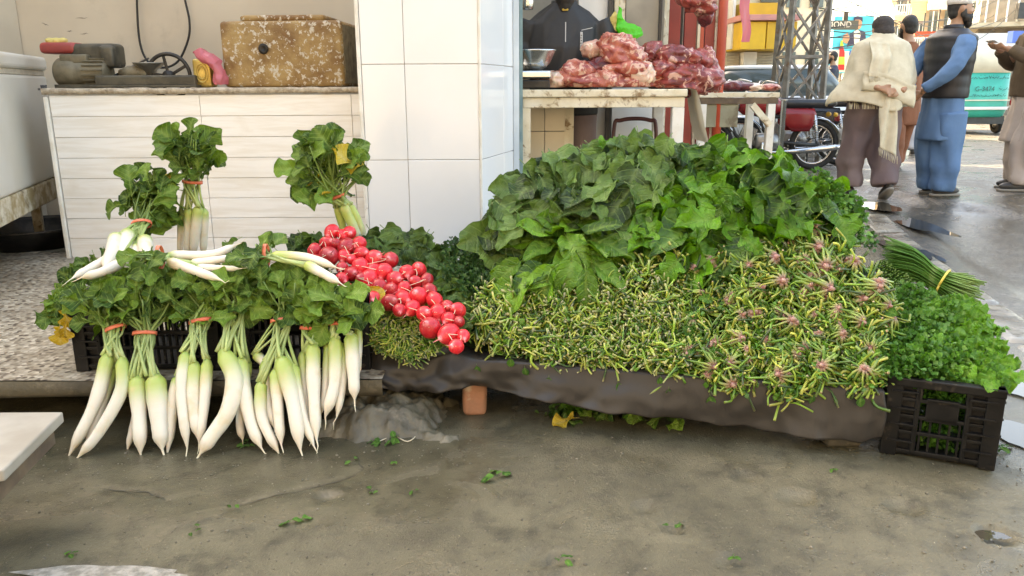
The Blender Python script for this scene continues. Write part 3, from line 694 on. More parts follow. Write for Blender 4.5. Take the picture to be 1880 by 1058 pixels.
for zx, zy, zr in RAD:
    x, y = 480 + .4158 * zx, 220 + .4158 * zy; Y = 2.25 + (636 - y) / 212 * .6 + rnd(-.01, .01); p = P(x, y, Y)
    rads.append((p, zr * .4158 / FPX * (Y * CP + .26) * 1.16, x, y))
cents = [(620, 430), (590, 465), (640, 460), (680, 485), (625, 500), (690, 525), (750, 515), (650, 550), (720, 560), (770, 585), (815, 580), (830, 630)]
LB = ['at the very top of the heap', 'beside the lying daikons', 'below the topmost bunch', 'on the upper slope of the heap', 'just above the cut coriander roots', 'in the middle of the heap', 'against the dark leaves on the upper slope', 'resting on the cut coriander roots', 'on the lower middle of the heap', 'with one big pale radish', 'against the cut stems of fenugreek', 'hanging lowest over the brown cloth']
for (cx, cy), lb in zip(cents, LB):
    mine = [r for r in rads if min(range(len(cents)), key=lambda i: (cents[i][0] - r[2]) ** 2 + (cents[i][1] - r[3]) ** 2) == cents.index((cx, cy))]
    if not mine: continue
    c = sum((m[0] for m in mine), Vector()) / len(mine); root = empty('red_radish_bunch', c)
    tag(root, 'bunch of round red radishes tied with string ' + lb, 'radish bunch', 'bunches of red radishes')
    for p, r, x, y in mine:
        d = (CAMP - p).normalized() * .75 + Vector((rnd(-.8, .8), 0, rnd(-.9, .5))); inst('radish', random.choice(RM), root, frame(p - c, d, (rnd(-1, 1), rnd(-1, 1), 1), r))
    mb = MB()
    for (p, r, _, _), (q, r2, _, _) in zip(mine, mine[1:] + mine[:1]):
        if (p - q).length > .12 or (p - q).length < 1e-6: continue
        f = Vector((0, -1, .35)).normalized(); mb.tube([v - c for v in spline([p + f * r * 1.03 + Vector((-r * .3, 0, 0)), p + f * r * .75 + (q - p).normalized() * r * .85, q + f * r2 * .75 - (q - p).normalized() * r2 * .85, q + f * r2 * 1.03], 10)], .0011, 5)
    if mb.v: mb.build('string', stringm, root)
    for i in range(5):
        p = random.choice(mine)[0] + Vector((rnd(-.03, .03), .07, rnd(-.05, -.02))); put_leaf(root, 'radish', p, (rnd(-1, 1), rnd(.2, 1), rnd(-.2, .2)), (rnd(-.4, .4), -.6, .8), rnd(.06, .09))
radY = lambda x, y: P(x, y, 2.32 + (636 - y) / 212 * .6 + .05)
heap_of('radish_greens', 'broad radish leaves heaped behind the red radishes', 'leafy greens', 'mustard', [(680, 440), (700, 450), (730, 445), (760, 450), (790, 470), (750, 475), (810, 490), (830, 520), (790, 500), (840, 550), (820, 540), (850, 580), (560, 440), (545, 455), (660, 440)], radY, 70, (.09, .14))

# ------------------------------------------------------------------ the heap of greens
def Yf(X): return 2.42 - .21 * (X + .137)
ZT = [(-.30, .24), (-.24, .36), (-.10, .52), (.03, .68), (.12, .76), (.43, .835), (.75, .825), (.93, .79), (1.05, .72), (1.2, .52), (1.28, .3), (1.33, .2)]
def H(X, Y):
    d = (Y - Yf(X)) * .977
    if d < 0 or X < -.32 or X > 1.34: return -1
    top = interp(ZT, X); z = .21 + .92 * d
    k = .06; h = max(k - abs(z - top), 0) / k; z = min(z, top) - h * h * k * .25
    z += .055 * nz(X * 5.5, d * 6, 4) * ss(.02, .2, d) + .03 * nz(X * 12, d * 12, 8) * ss(.25, .5, d)
    if d > .95: z -= (d - .95) * 2.2
    return z
def onheap(x, y, lift=0.0):
    d = ray(x, y); t = 1.8
    for _ in range(400):
        p = CAMP + d * t
        if p.z < H(p.x, p.y) + lift: return p
        t += .005
    return None
def inpoly(x, y, pl):
    c = False; j = len(pl) - 1
    for i in range(len(pl)):
        (xi, yi), (xj_, yj) = pl[i], pl[j]
        if (yi > y) != (yj > y) and x < (xj_ - xi) * (y - yi) / (yj - yi) + xi: c = not c
        j = i
    return c
def scatter(pl, sp):
    xs = [p[0] for p in pl]; ys = [p[1] for p in pl]; out = []; y = min(ys); r = 0
    while y < max(ys):
        x = min(xs) + (sp / 2 if r % 2 else 0)
        while x < max(xs):
            q = (x + rnd(-.35, .35) * sp, y + rnd(-.35, .35) * sp)
            if inpoly(*q, pl): out.append(q)
            x += sp
        y += sp * .87; r += 1
    return out
corem = leafmat('gap_shade_filler', (.004, .013, .002), (.008, .024, .004), (.012, .028, .006), .8, .05)  # filler under the leaves, near black to paint the shade in the gaps
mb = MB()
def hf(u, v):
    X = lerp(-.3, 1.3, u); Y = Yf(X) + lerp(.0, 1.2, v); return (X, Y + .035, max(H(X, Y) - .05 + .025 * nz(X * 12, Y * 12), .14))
mb.grid(110, 80, hf); tag(mb.build('dark_heap_filler', corem), 'filler mound inside the big heap of greens, coloured dark as gap shade', 'greens', kind='stuff')
SN = Vector((.12, -.68, .72)).normalized(); DN = Vector((-.1, -.72, -.66))
def leafy(pl, sp, kind, centres, labels, group, sz, name, cat, spread=.6, liftr=(.0, .05), fan=None, layers=2):
    roots = []
    for (x, y), lb in zip(centres, labels):
        p = onheap(x, y); r = empty(name, p); tag(r, lb, cat, group); roots.append((x, y, r))
    for ly in range(layers):
        for x, y in scatter(pl, sp * (.95 if ly == 0 else 1.25)):
            p = onheap(x, y, rnd(0, .02) if ly == 0 else rnd(.035, .12))
            if p is None: continue
            r = min(roots, key=lambda q: (q[0] - x) ** 2 + (q[1] - y) ** 2)
            d = DN * .55 + Vector((rnd(-1, 1) * spread * 1.5, rnd(-.35, .1), rnd(-.5, .6)))
            if fan: d = Vector(((x - fan[0]) * .014, -.6, -(y - fan[1]) * .012 + .25)) + rv(.35)
            L = rnd(*sz); put_leaf(r[2], kind, p - d.normalized() * L * .45, d, (Vector((.05, -.86, .52)) if ly == 0 else Vector((.0, -.5, .9))) + rv(.5), L)
leafy([(895,445),(905,370),(955,330),(1010,288),(1090,268),(1160,264),(1240,268),(1280,290),(1210,360),(1180,430),(1100,410),(1000,410),(950,440),(900,465)], 22, 'mustard',
      [(930, 400), (990, 330), (1010, 390), (1080, 300), (1100, 370), (1170, 300), (1180, 370)],
      ['mustard greens bunch tucked against the white pillar', 'mustard greens bunch at the shoulder of the heap by the pillar', 'mustard greens bunch just above the glossy chard', 'mustard greens bunch on the ridge of the heap under the meat table', 'mustard greens bunch between the chard and the ridge', 'mustard greens bunch below the tufted top of the heap', 'mustard greens bunch overlapped by dark spinach leaves'], 'mustard greens on the heap', (.09, .19), 'mustard_bunch', 'mustard greens')
leafy([(905,535),(935,480),(960,435),(1000,405),(1060,390),(1150,425),(1165,455),(1130,505),(1080,535),(1000,550)], 24, 'chard',
      [(980, 480), (1080, 450)], ['fan of glossy chard leaves spreading towards the pillar', 'fan of glossy chard leaves facing out over the fenugreek stems'], 'glossy chard fans', (.13, .19), 'chard_bunch', 'chard', fan=(1050, 425), liftr=(.0, .07))
leafy([(1180,430),(1200,365),(1270,300),(1290,270),(1380,280),(1440,305),(1500,345),(1558,400),(1563,435),(1480,425),(1430,445),(1380,475),(1310,485),(1280,515),(1200,505),(1170,470)], 26, 'spinach',
      [(1240, 360), (1320, 300), (1420, 320), (1330, 380), (1430, 390), (1510, 390), (1240, 460), (1330, 450), (1430, 430)],
      ['broad spinach bunch next to the mustard greens', 'broad spinach bunch on the ridge of the heap', 'broad spinach bunch on the ridge towards the parked motorcycle', 'broad spinach bunch in the middle of the leaf slope', 'broad spinach bunch with deeply lobed leaves mid slope', 'broad spinach bunch at the street end of the heap', 'spinach bunch hanging low over the fenugreek stems', 'spinach bunch hanging over the first pink root crowns', 'spinach bunch just above the biggest pink root crowns'], 'spinach bunches with leaves outward', (.10, .23), 'spinach_bunch', 'spinach', spread=.8, liftr=(.0, .06))
# pale tuft on the ridge
tf_ = empty('celery_tuft', onheap(1140, 275)); tag(tf_, 'pale yellow green tuft of leaf tips on top of the heap', 'greens')
for i in range(26): put_leaf(tf_, 'lettuce', tf_.location + Vector((rnd(-.06, .06), rnd(-.04, .04), -.02)), (rnd(-.7, .7), rnd(-.5, .2), 1), (rnd(-.5, .5), -1, .2), rnd(.05, .08), .03)

# ------- root crowns and cut stems
crownm = pm('spinach_stems', (1, 1, 1), (.85, .9, .8), 30, .42, attr=True, sss=.06)
def crown(seed):
    rg = random.Random(seed); mb = MB(); n = rg.randint(9, 13)
    mb.tube([(0, 0, .022), (0, 0, .012), (0, 0, -.004), (0, 0, -.02)], [.004, .0085, .011, .006], 9, [(.38, .23, .18), (.33, .14, .13), (.28, .15, .11), (.20, .19, .08)])
    for i in range(n):
        a = 2 * PI * i / n + rg.uniform(-.25, .25); L = rg.uniform(.028, .06); q = rg.uniform(.003, .006); o = rg.uniform(.5, 1.2); c = Vector((math.cos(a), math.sin(a), 0))
        pts = [c * .004 + Vector((0, 0, .006)), c * .016 + Vector((0, 0, .007 * o)), c * (.4 * L + .012) + Vector((0, 0, -.006)), c * (.75 * L + .01) + Vector((rg.uniform(-.01, .01), rg.uniform(-.01, .01), -.028)), c * L + Vector((rg.uniform(-.02, .02), rg.uniform(-.02, .02), -.06))]
        g = rg.uniform(.8, 1.2)
        mb.tube(spline(pts, 6), [q, q * 1.25, q * 1.1, q, q * .9, q * .8, q * .6], 5, [(.30 * g, .13 * g, .12 * g), (.30 * g, .17 * g, .13 * g), (.26 * g, .24 * g, .09 * g), (.25 * g, .32 * g, .07 * g), (.16 * g, .26 * g, .04 * g), (.09 * g, .19 * g, .025 * g), (.06 * g, .14 * g, .02 * g)], .7)
    return mb.mesh('root_crown', crownm)
CR = [crown(i) for i in range(8)]
def tangle(seed, n, pale, leafn=14, R0=.05):
    rg = random.Random(seed); mb = MB()
    for i in range(n):
        a = rg.uniform(0, 2 * PI); k = math.sqrt(rg.random()) * R0; x, y = k * math.cos(a), k * math.sin(a); L = rg.uniform(.02, .07); q = rg.uniform(.0018, .0040)
        d = Vector((rg.uniform(-1.1, 1.1), rg.uniform(-1.1, 1.1), rg.uniform(-.2, .7))).normalized(); b = Vector((x, y, rg.uniform(-.02, .012) + .036 * (1 - (k / R0) ** 2) - .014))
        g = rg.uniform(.6, 1.25); c = rg.choice([(.28, .38, .05), (.42, .44, .08), (.20, .34, .035), (.09, .20, .02), (.03, .07, .01)]); c = tuple(v * g for v in c)  # darkest greens in the list paint shaded gaps among the stems
        cut = (.50, .42, .25) if pale else (.4, .28, .17)
        mid = b + d * L * .5 + Vector((rg.uniform(-.016, .016), rg.uniform(-.016, .016), rg.uniform(.0, .014)))
        e_ = b + d * L + Vector((rg.uniform(-.02, .02), rg.uniform(-.02, .02), rg.uniform(-.015, .01))); pth = spline([b, mid, e_], 5); mb.tube(pth + [e_ + (pth[-1] - pth[-2]).normalized() * .0008], [q * .8, q, q, q, q * 1.1, q * 1.2, q * .8], 5, [c] * 5 + [mixc(c, cut, .6 if pale else .2), cut if rg.random() < .6 else c])
    for i in range(leafn):
        a = rg.uniform(0, 2 * PI); k = math.sqrt(rg.random()) * R0 * 1.1; p = Vector((k * math.cos(a), k * math.sin(a), rg.uniform(-.005, .022) + .036 * (1 - (k / R0) ** 2) - .014)); s = rg.uniform(.010, .022)
        d = Vector((rg.uniform(-1, 1), rg.uniform(-1, 1), rg.uniform(-.3, .7))).normalized(); x = d.orthogonal().normalized(); g = rg.uniform(.6, 1.2); c = (.085 * g, .22 * g, .018 * g)
        mb.add([p, p + d * s * .5 + x * s * .42, p + d * s + Vector((0, 0, -.003)), p + d * s * .5 - x * s * .42, p + d * s * .55 + Vector((0, 0, .003))], [(0, 1, 4), (1, 2, 4), (2, 3, 4), (3, 0, 4)], c)
    return mb.mesh('cut_stems', crownm)
TGA = [tangle(i, 70, True, 40) for i in range(9)]; TGB = [tangle(40 + i, 50, False, 80) for i in range(9)]
def face(p, nrm, s): return frame(p, Vector((rnd(-1, 1), .2, rnd(-1, 1))).cross(nrm), nrm, s)
FN = Vector((.06, -.86, .5)).normalized()
pl = [(860,630),(862,600),(880,545),(960,550),(1090,535),(1180,500),(1230,520),(1265,620),(1270,692),(1100,676),(950,652)]
for i, (x, y) in enumerate(scatter(pl, 40)):
    p = onheap(x, y)
    if p is None: continue
    r = empty('fenugreek_bunch', p); tag(r, 'small fenugreek bunch with cut pale stem ends, stacked above the brown cloth', 'fenugreek', 'stacked fenugreek bunches')
    tag(inst('cut_stems', random.choice(TGA), r, face((0, 0, 0), FN + rv(.3), rnd(.9, 1.1))), kind='stuff')
    tag(inst('cut_stems', random.choice(TGA), r, face(rv(.012), FN + rv(.4), .85)), kind='stuff')
pl = [(1185,470),(1290,500),(1330,470),(1400,440),(1480,425),(1565,435),(1600,520),(1615,600),(1602,706),(1420,702),(1265,692),(1262,620),(1235,540)]
for i, (x, y) in enumerate(scatter(pl, 46)):
    p = onheap(x, y)
    if p is None: continue
    r = empty('rooted_spinach_bunch', p); tag(r, 'small spinach bunch showing pink root crowns, stacked above the brown cloth', 'spinach', 'stacked spinach bunches with pink roots')
    tag(inst('cut_stems', random.choice(TGB), r, face((0, 0, 0), FN + rv(.3), rnd(.95, 1.15))), kind='stuff')
    tag(inst('cut_stems', random.choice(TGB), r, face(rv(.02), FN + rv(.4), 1.0)), kind='stuff')
    for k in range(random.choice((3, 4, 4, 5)) if x > 1290 else random.choice((1, 2, 3))):
        inst('root_crown', random.choice(CR), r, face(Vector((rnd(-.034, .034), -.022 + rnd(-.012, .008), rnd(-.034, .034) + .014)), FN + rv(.7), rnd(.5, 1.0) * (1.0 + .25 * (x > 1400 and y < 560))))
    for k in range(3):
        put_leaf(r, 'small', p + Vector((rnd(-.04, .04), -.005, rnd(-.03, .04))), rv(1) + Vector((0, -.3, 0)), FN + rv(.5), rnd(.03, .055))
# leaves straying over the cloth
for i, (x, y) in enumerate([(872, 668), (960, 672), (1005, 690), (1130, 700), (1225, 712), (1300, 725), (1490, 722), (1575, 728), (935, 655), (1210, 690)]):
    r = put_leaf(empty('stray_leaf', P(x, y, Yf(P(x, y, 2.3).x) - .02)), 'small', P(x, y, Yf(P(x, y, 2.3).x) - .02), (rnd(-.4, .4), -.2, -1), (rnd(-.3, .3), -1, .2), rnd(.035, .06))
    tag(r.parent, 'single leaf dangling from the heap over the brown cloth', 'leaf', 'leaves dangling over the cloth')

# ------- herbs: small leaflets in sprigs
def sprig(seed, n=46, R0=.05, s0=.012):
    rg = random.Random(seed); mb = MB()
    for i in range(n):
        d = Vector((rg.uniform(-1, 1), rg.uniform(-1, 1), rg.uniform(.1, 1.1))).normalized(); p = d * R0 * rg.uniform(.45, 1.05); s = s0 * rg.uniform(.7, 1.5)
        if rg.random() < .3: mb.tube([Vector((0, 0, -.01)), p * .6, p], .0009, 4, (.6, 0, 0))
        for k in (-1, 0, 1):
            dd = (Matrix.Rotation(k * .9, 3, 'Z') @ (d + Vector((rg.uniform(-.6, .6), rg.uniform(-.6, .6), rg.uniform(-.4, .2))))).normalized(); x = dd.cross(Vector((0, 0, 1)) + d * .3)
            if x.length < .01: continue
            x.normalize(); up_ = x.cross(dd)
            mb.add([p, p + dd * s * .55 + x * s * .45 + up_ * .002, p + dd * s, p + dd * s * .55 - x * s * .45 + up_ * .002, p + dd * s * .5 - up_ * .001], [(0, 1, 4), (1, 2, 4), (2, 3, 4), (3, 0, 4)], (.02, 0, 0))
    return mb
SPR = [sprig(i).mesh('sprig', LM['small']) for i in range(5)]
corim = leafmat('coriander_leaf', (.014, .05, .012), (.05, .125, .03), (.15, .22, .08))
SPC = [sprig(20 + i, 60, .05, .010).mesh('sprig', corim) for i in range(5)]
def herb(name, label, cat, pts, at, meshes, s=(.8, 1.3), up=(0, -.55, .8), group=None):
    cs = [at(x, y) for x, y in pts]; root = empty(name, sum(cs, Vector()) / len(cs)); tag(root, label, cat, group)
    for c in cs: tag(inst('sprig', random.choice(meshes), root, frame(c - root.location, Vector((rnd(-1, 1), rnd(-1, 1), rnd(-1, 1))).cross(Vector(up)), Vector(up) + rv(.4), rnd(*s))), kind='stuff')
    return root
herb('coriander_bunch', 'dark coriander bunch between radish leaves and the pillar foot', 'coriander', scatter([(815, 470), (840, 455), (900, 465), (935, 480), (910, 530), (870, 550), (840, 530)], 20), lambda x, y: P(x, y, 2.62 + (550 - y) / 100 * .3), SPC)
cc = scatter([(668, 580), (700, 560), (760, 575), (800, 600), (800, 635), (740, 655), (690, 625)], 17)
rt = herb('coriander_root_bunch', 'coriander bunch with cut root ends under the red radishes', 'coriander', cc[::2], lambda x, y: P(x, y, 2.40 + (655 - y) / 95 * .17), SPR, (.4, .7))
for x, y in cc: tag(inst('cut_stems', random.choice(TGA), rt, face(P(x, y, 2.395 + (655 - y) / 95 * .17) - rt.location, FN + rv(.5), rnd(.55, .8))), kind='stuff')
# street-end edge of the heap
herb('parsley_bunch', 'small leaved parsley bunch trailing off the street end of the heap', 'parsley', scatter([(1490, 330), (1540, 370), (1570, 410), (1585, 470), (1560, 455), (1520, 390)], 17), lambda x, y: (onheap(x, y) or P(x, y, 2.75)), SPR)
crY = lambda x, y: P(x, y, 2.16 + (700 - y) / 240 * .62)
herb('mint_bunch', 'dark green mint bunch filling the crate beside the pink roots', 'mint', scatter([(1590, 560), (1640, 550), (1700, 560), (1750, 600), (1770, 650), (1780, 700), (1640, 690), (1610, 650)], 14), crY, SPR)
heap_of('curly_lettuce', 'bright curly lettuce heaped at the road side of the crate', 'lettuce', 'lettuce', scatter([(1690, 560), (1760, 570), (1800, 610), (1820, 660), (1842, 700), (1790, 708), (1740, 660), (1700, 600)], 20), lambda x, y: crY(x, y) + Vector((0, -.045, .03)), 150, (.045, .075), tilt=.9)
heap_of('celery_greens', 'celery leaves lying across the middle of the crate greens', 'celery', 'lettuce', [(1690, 560), (1720, 570), (1740, 585), (1670, 575), (1760, 600)], crY, 26, (.05, .075))
# chives
chm = leafmat('chive_blade', (.045, .15, .015), (.13, .30, .04), (.3, .42, .15), .4, .15)
ch = empty('chive_bundle', crY(1700, 530)); tag(ch, 'long chive bundle tied with a yellow band behind the crate greens', 'chives')
mb = MB(); a0, a1 = P(1632, 480, 2.80), P(1780, 548, 2.62)
ax = (a1 - a0); sdv = Vector((.35, .35, .75))
for i in range(230):
    a = rnd(0, 2 * PI); k = math.sqrt(random.random()); off = Vector((.25 * math.cos(a), .8 * math.cos(a), math.sin(a))) * .05 * k
    s = a0 + off * 1.5 + ax * rnd(-.10, .04); m_ = a0 + ax * .62 + off * .85; e = a1 + off * 1.35 + ax * rnd(-.1, .12) + rv(.01)
    mb.tube([p - ch.location for p in spline([s, s.lerp(m_, .5) + Vector((0, 0, .02)), m_, e], 7)], [.0012, .0022, .0026, .0027, .0027, .0026, .0026, .0022], 4, [(.02, 0, 0)] * 6 + [(.5, 0, 0)] * 2)
tag(mb.build('blades', chm, ch), kind='stuff')
mb = MB(); cb = a0 + ax * .66 - ch.location; axn = ax.normalized(); x_ = axn.cross(Vector((0, 0, 1))).normalized(); y_ = axn.cross(x_)
mb.tube([cb + x_ * .047 * math.cos(t * PI / 10) + y_ * .05 * math.sin(t * PI / 10) for t in range(21)], .004, 5); mb.build('yellow_band', pm('yellow_band', (.70, .55, .10), None, 5, .5), ch)
sp_ = empty('spring_onion_bundle', crY(1640, 530)); tag(sp_, 'dense dark bundle of cut green onion ends beside the chives', 'green onions')
mb = MB()
for x, y in scatter([(1575, 500), (1620, 480), (1690, 530), (1700, 565), (1640, 580), (1590, 570)], 5.2):
    p = P(x, y, 2.58 + (570 - y) / 100 * .22) - sp_.location; d = Vector((.1, -.8, .55)) + rv(.3); d.normalize(); q = rnd(.0022, .0036)
    mb.tube([p - d * .05, p, p + d * rnd(.004, .014)], [q, q, q * .7], 5, [(0, 0, 0), (.1, 0, 0), (rnd(.2, .9), 0, 0)])
tag(mb.build('cut_ends', chm, sp_), kind='stuff')

# ------------------------------------------------------------------ plastic crates
crm = pm('black_crate_plastic', (.005, .005, .005), (.010, .0095, .009), 14, .42, spec=.22, stain=(.085, .068, .048), st_lo=.58, st_hi=.74, st_scale=16, bmp=.15)
def crate(label, loc, rz, W, D, Hh, group=None):
    r = empty('plastic_crate', loc, rz); tag(r, label, 'crate', group)
    def b(nm, c, d, bev=.003): MB().box(c, d).build(nm, crm, r, False, bevel=bev, seg=2)
    b('floor_grid', (W / 2, D / 2, .012), (W - .02, D - .02, .016))
    for cx in (0, 1):
        for cy in (0, 1): b('corner_post', (cx * W + (.022 if cx == 0 else -.022), cy * D + (.022 if cy == 0 else -.022), Hh / 2), (.044, .044, Hh))
    for f in range(4):
        M = [(0, 0), (W, PI / 2), (0, 0), (0, 0)][0]
        LL = W if f % 2 == 0 else D
        def T(u, dep, z):           # along the face, depth inwards, height
            return ((u, dep, z), (W - dep, u, z), (u, D - dep, z), (dep, u, z))[f]
        def S(l, dpt, h): return (l, dpt, h) if f % 2 == 0 else (dpt, l, h)
        b('rim', T(LL / 2, .014, Hh - .012), S(LL + .004, .032, .026), .004)
        for z in (.018, .078, .128, .18): b('rail', T(LL / 2, .012, z * Hh / .245), S(LL - .06, .018, .011), .002)
        for u in (.085, LL - .085): b('stile', T(u, .010, Hh / 2), S(.014, .018, Hh - .03))
        for u in (.05, LL - .05):
            for z in (.05, .103, .153, .205): b('ledge', T(u, .006, z * Hh / .245), S(.07, .022, .006), .001)
            b('solid_panel', T(u, .018, Hh / 2), S(.078, .008, Hh - .03), .002)
        b('centre_plate', T(LL / 2, .010, Hh * .63), S(.085, .014, Hh * .29))
        g = MB(); n = int((LL - .2) / .021)
        for k in range(n + 1):
            u = .1 + (LL - .2) * k / n; g.box(T(u, .014, Hh * .30), S(.006, .010, Hh * .46))
            if abs(u - LL / 2) > .05: g.box(T(u, .014, Hh * .66), S(.006, .010, Hh * .30))
        tag(g.build('grille', crm, r, False), kind='stuff')
        for s_ in (-1, 1): b('handle_side', T(LL / 2 + s_ * .062, .012, Hh - .042), S(.014, .022, .04))
    return r
crate('dusty black crate of herbs standing on the wet pavement by the kerb', (1.10, 2.165, 0), -R(24), .30, .50, .245)
crate('black crate on the platform edge behind the slanting daikons', (-1.44, 2.435, PZ), 0, .48, .34, .25)
crate('black crate on the platform behind the bowed daikon', (-.95, 2.437, PZ), 0, .48, .34, .25)
crate('black crate under the red radishes and brown cloth', (-.455, 2.62, .045), R(-6), .36, .44, .20)

hx_ = Matrix.Rotation(-R(24), 3, 'Z'); co_ = Vector((1.10, 2.165, 0)); inn = empty('packed_herbs', co_ + hx_ @ Vector((.15, .25, .02))); tag(inn, 'herbs packed inside the dusty crate, seen through its grille', 'herbs')
for i in range(70):
    q = co_ + hx_ @ Vector((rnd(.05, .25), .06 + .05 * random.random() if i % 3 else rnd(.06, .44), rnd(.03, .22))); tag(inst('sprig', random.choice(SPR), inn, frame(q - inn.location, rv(1), (rnd(-.4, .4), -1, .3), rnd(.6, .9))), kind='stuff')
# ------------------------------------------------------------------ brown cloth on its board, with supports
clothm = pm('brown_synthetic_cloth', (.026, .022, .0185), (.036, .031, .026), 4, .42, spec=.35, bmp=.08, bscale=300, stain=(.06, .051, .045), st_lo=.6, st_hi=.8, st_scale=5)
HEM = [(-.48, .12), (-.40, .10), (-.30, .115), (-.2, .125), (-.1, .12), (.1, .105), (.3, .085), (.55, .07), (.8, .052), (1.02, .045), (1.09, .06)]
TOPZ = [(-.48, .235), (-.3, .20), (-.2, .235), (-.12, .215), (0, .215), (1.09, .205)]
mb = MB()
def cf(u, v):
    X = lerp(-.48, 1.09, u); zt, zh = interp(TOPZ, X), interp(HEM, X)
    fold = .011 * math.sin(X * 9 + v * 2.5 + 1.5 * nz(X * 3)) + .008 * math.sin(X * 23 + v * 3.2 + 2 * nz(X * 5, 2)); crump = .009 * nz(X * 22, v * 4, 1)
    left = ss(-.05, -.2, X)
    if v < .3:
        k = v / .3; y = Yf(X) + lerp(.28, -.004, k); z = zt - .014 + .014 * math.sin(k * PI / 2)
        return (X, y, z)
    k = (v - .3) / .7; y = Yf(X) - .004 - .02 * math.sin(k * PI / 2) + (fold * (.3 + k) + crump) * (1 + left * 1.3) * k ** .6 - .006 * k; z = lerp(zt, zh + .008 * nz(X * 15, 9), k) - .012 * k * math.sin(X * 16) * left
    return (X + .01 * nz(X * 8, k * 3) * k + .012 * math.sin(k * 3 + X * 6) * k, y, z)
mb.grid(230, 34, cf); tag(mb.build('brown_cloth', clothm, solid=.002), 'dark brown cloth hanging over the front of the greens display', 'cloth')
woodm = pm('weathered_wood', (.16, .11, .065), (.09, .06, .04), 10, .75, bmp=.3)
bd = empty('display_board', (.3, 2.75, .15)); tag(bd, 'low wooden board under the brown cloth carrying the greens', 'board')
rotb = Matrix.Rotation(math.atan(-.21), 3, 'Z')
for k in range(5): MB().box(rotb @ Vector((.16, -.30 + k * .19, .0)), (1.44, .17, .03), rotb).build('plank', woodm, bd, False, bevel=.004)
brickm = pm('worn_red_brick', (.36, .17, .10), (.28, .15, .09), 18, .8, bmp=.5, stain=(.42, .33, .24), st_scale=10)
p = G(866, 763); b_ = MB().box((0, 0, .062), (.080, .11, .124)).build('brick', brickm, None, True, bevel=.018, seg=4); b_.location = (p.x, p.y + .05, 0); b_.rotation_euler = (R(2), R(2), .1)
tag(b_, 'worn red brick standing on end under the brown cloth', 'brick')
p = G(1546, 824); b_ = MB().box((0, 0, .035), (.11, .12, .075)).build('stone_block', slabm, None, True, bevel=.012, seg=3); b_.location = (p.x, p.y + .06, 0); tag(b_, 'rough stone block propping the street end of the board', 'stone')
b_ = MB().box((0, 0, .062), (.11, .2, .13)).build('brick', brickm, None, True, bevel=.012, seg=3); b_.location = (.4, 3.1, 0); tag(b_, 'brick propping the back of the display board', 'brick')

# ------------------------------------------------------------------ marble board, concrete lump, litter
marble = pm('stained_pale_marble', (.40, .365, .31), (.29, .255, .205), 5, .4, stain=(.40, .32, .24), st_lo=.6, st_hi=.75, st_scale=6)
mb = MB(); pz = .27; q = [G(112, 752, pz), G(-120, 752, pz), G(-260, 905, pz), G(2, 858, pz)]
mbv = [tuple(v) for v in q] + [(v.x, v.y, v.z - .028) for v in q]
mb.add(mbv, [(0, 1, 2, 3), (7, 6, 5, 4), (0, 4, 5, 1), (1, 5, 6, 2), (2, 6, 7, 3), (3, 7, 4, 0)]); ms = empty('marble_bench', (q[0].x - .3, q[0].y - .1, 0)); tag(ms, 'pale marble slab bench at the drain edge', 'bench')
mb.v = [tuple(Vector(v) - ms.location) for v in mb.v]; mb.build('slab', marble, ms, False, bevel=.004)
mb = MB(); mb.v = [((v[0] - ms.location.x) * .94 - .01, (v[1] - ms.location.y) * .94, v[2] - .03 * (1 if i < 4 else 1.9)) for i, v in enumerate(mbv)]; mb.f = [(0, 1, 2, 3), (7, 6, 5, 4), (0, 4, 5, 1), (1, 5, 6, 2), (2, 6, 7, 3), (3, 7, 4, 0)]; mb.c = [(1, 1, 1)] * 8; mb.build('under_board', woodm, ms, False)
for dx, dy in ((-.12, -.02), (-.55, -.02), (-.35, -.2), (-.65, -.2)): MB().box((dx + .05, dy, .105), (.05, .05, .21)).build('leg', woodm, ms, False)
lump = MB(); lc = G(700, 790)
lump.grid(90, 60, lambda u, v: (lc.x + (u - .5) * .50, lc.y - .10 + v * .42, -.012 + .095 * (ss(0, .30, u) * ss(1, .55, u) * ss(0, .28, v) * ss(1.25, .5, v)) ** .8 + .03 * nz(u * 6, v * 5) - .03 * abs(nz(u * 9, v * 8, 4)) + .012 * nz(u * 20, v * 16) + .004 * nz(u * 60, v * 50)))
tag(lump.build('concrete_lump', pm('rough_wet_mortar', (.13, .115, .075), (.075, .065, .042), 9, .45, bmp=.9, stain=(.22, .195, .14), st_scale=7)), 'rough sloping concrete lump under the shorter daikons', 'concrete lump')
lit = [(536, 962, .02, 'l'), (352, 976, .012, 'l'), (128, 1018, .014, 'l'), (683, 906, .014, 'l'), (904, 876, .02, 's'), (722, 851, .008, 'l'), (1236, 972, .016, 'l'), (1024, 1034, .016, 'l'), (600, 768, .01, 'l'), (450, 818, .014, 's'), (85, 822, .016, 'l'), (640, 848, .012, 'l'), (720, 812, .018, 's'), (690, 812, .016, 's'), (1345, 1036, .012, 'l'), (1530, 870, .01, 'l'), (1838, 832, .02, 's'), (420, 932, .01, 'l'), (755, 905, .008, 'l')]
for x, y, s, k in lit:
    p = G(x, y) + Vector((0, 0, .004)); r = empty('leaf_scrap', p); tag(r, 'torn green leaf scrap lying on the wet pavement', 'leaf scrap', 'leaf scraps on the pavement')
    for j in range(3 if k == 'l' else 6): put_leaf(r, 'small', p + Vector((rnd(-s, s), rnd(-s, s), rnd(0, .006))), (rnd(-1, 1), rnd(-1, 1), rnd(0, .3)), (rnd(-.4, .4), rnd(-.4, .4), 1), s * rnd(1.2, 2))
pebm = pm('pebble', (.24, .21, .155), (.10, .088, .06), 40, .7, objvar=.4)
pbm = [MB().ball((0, 0, 0), (1, rnd(.6, 1), .45), 7).mesh('pebble', pebm) for _ in range(4)]
mb = MB()
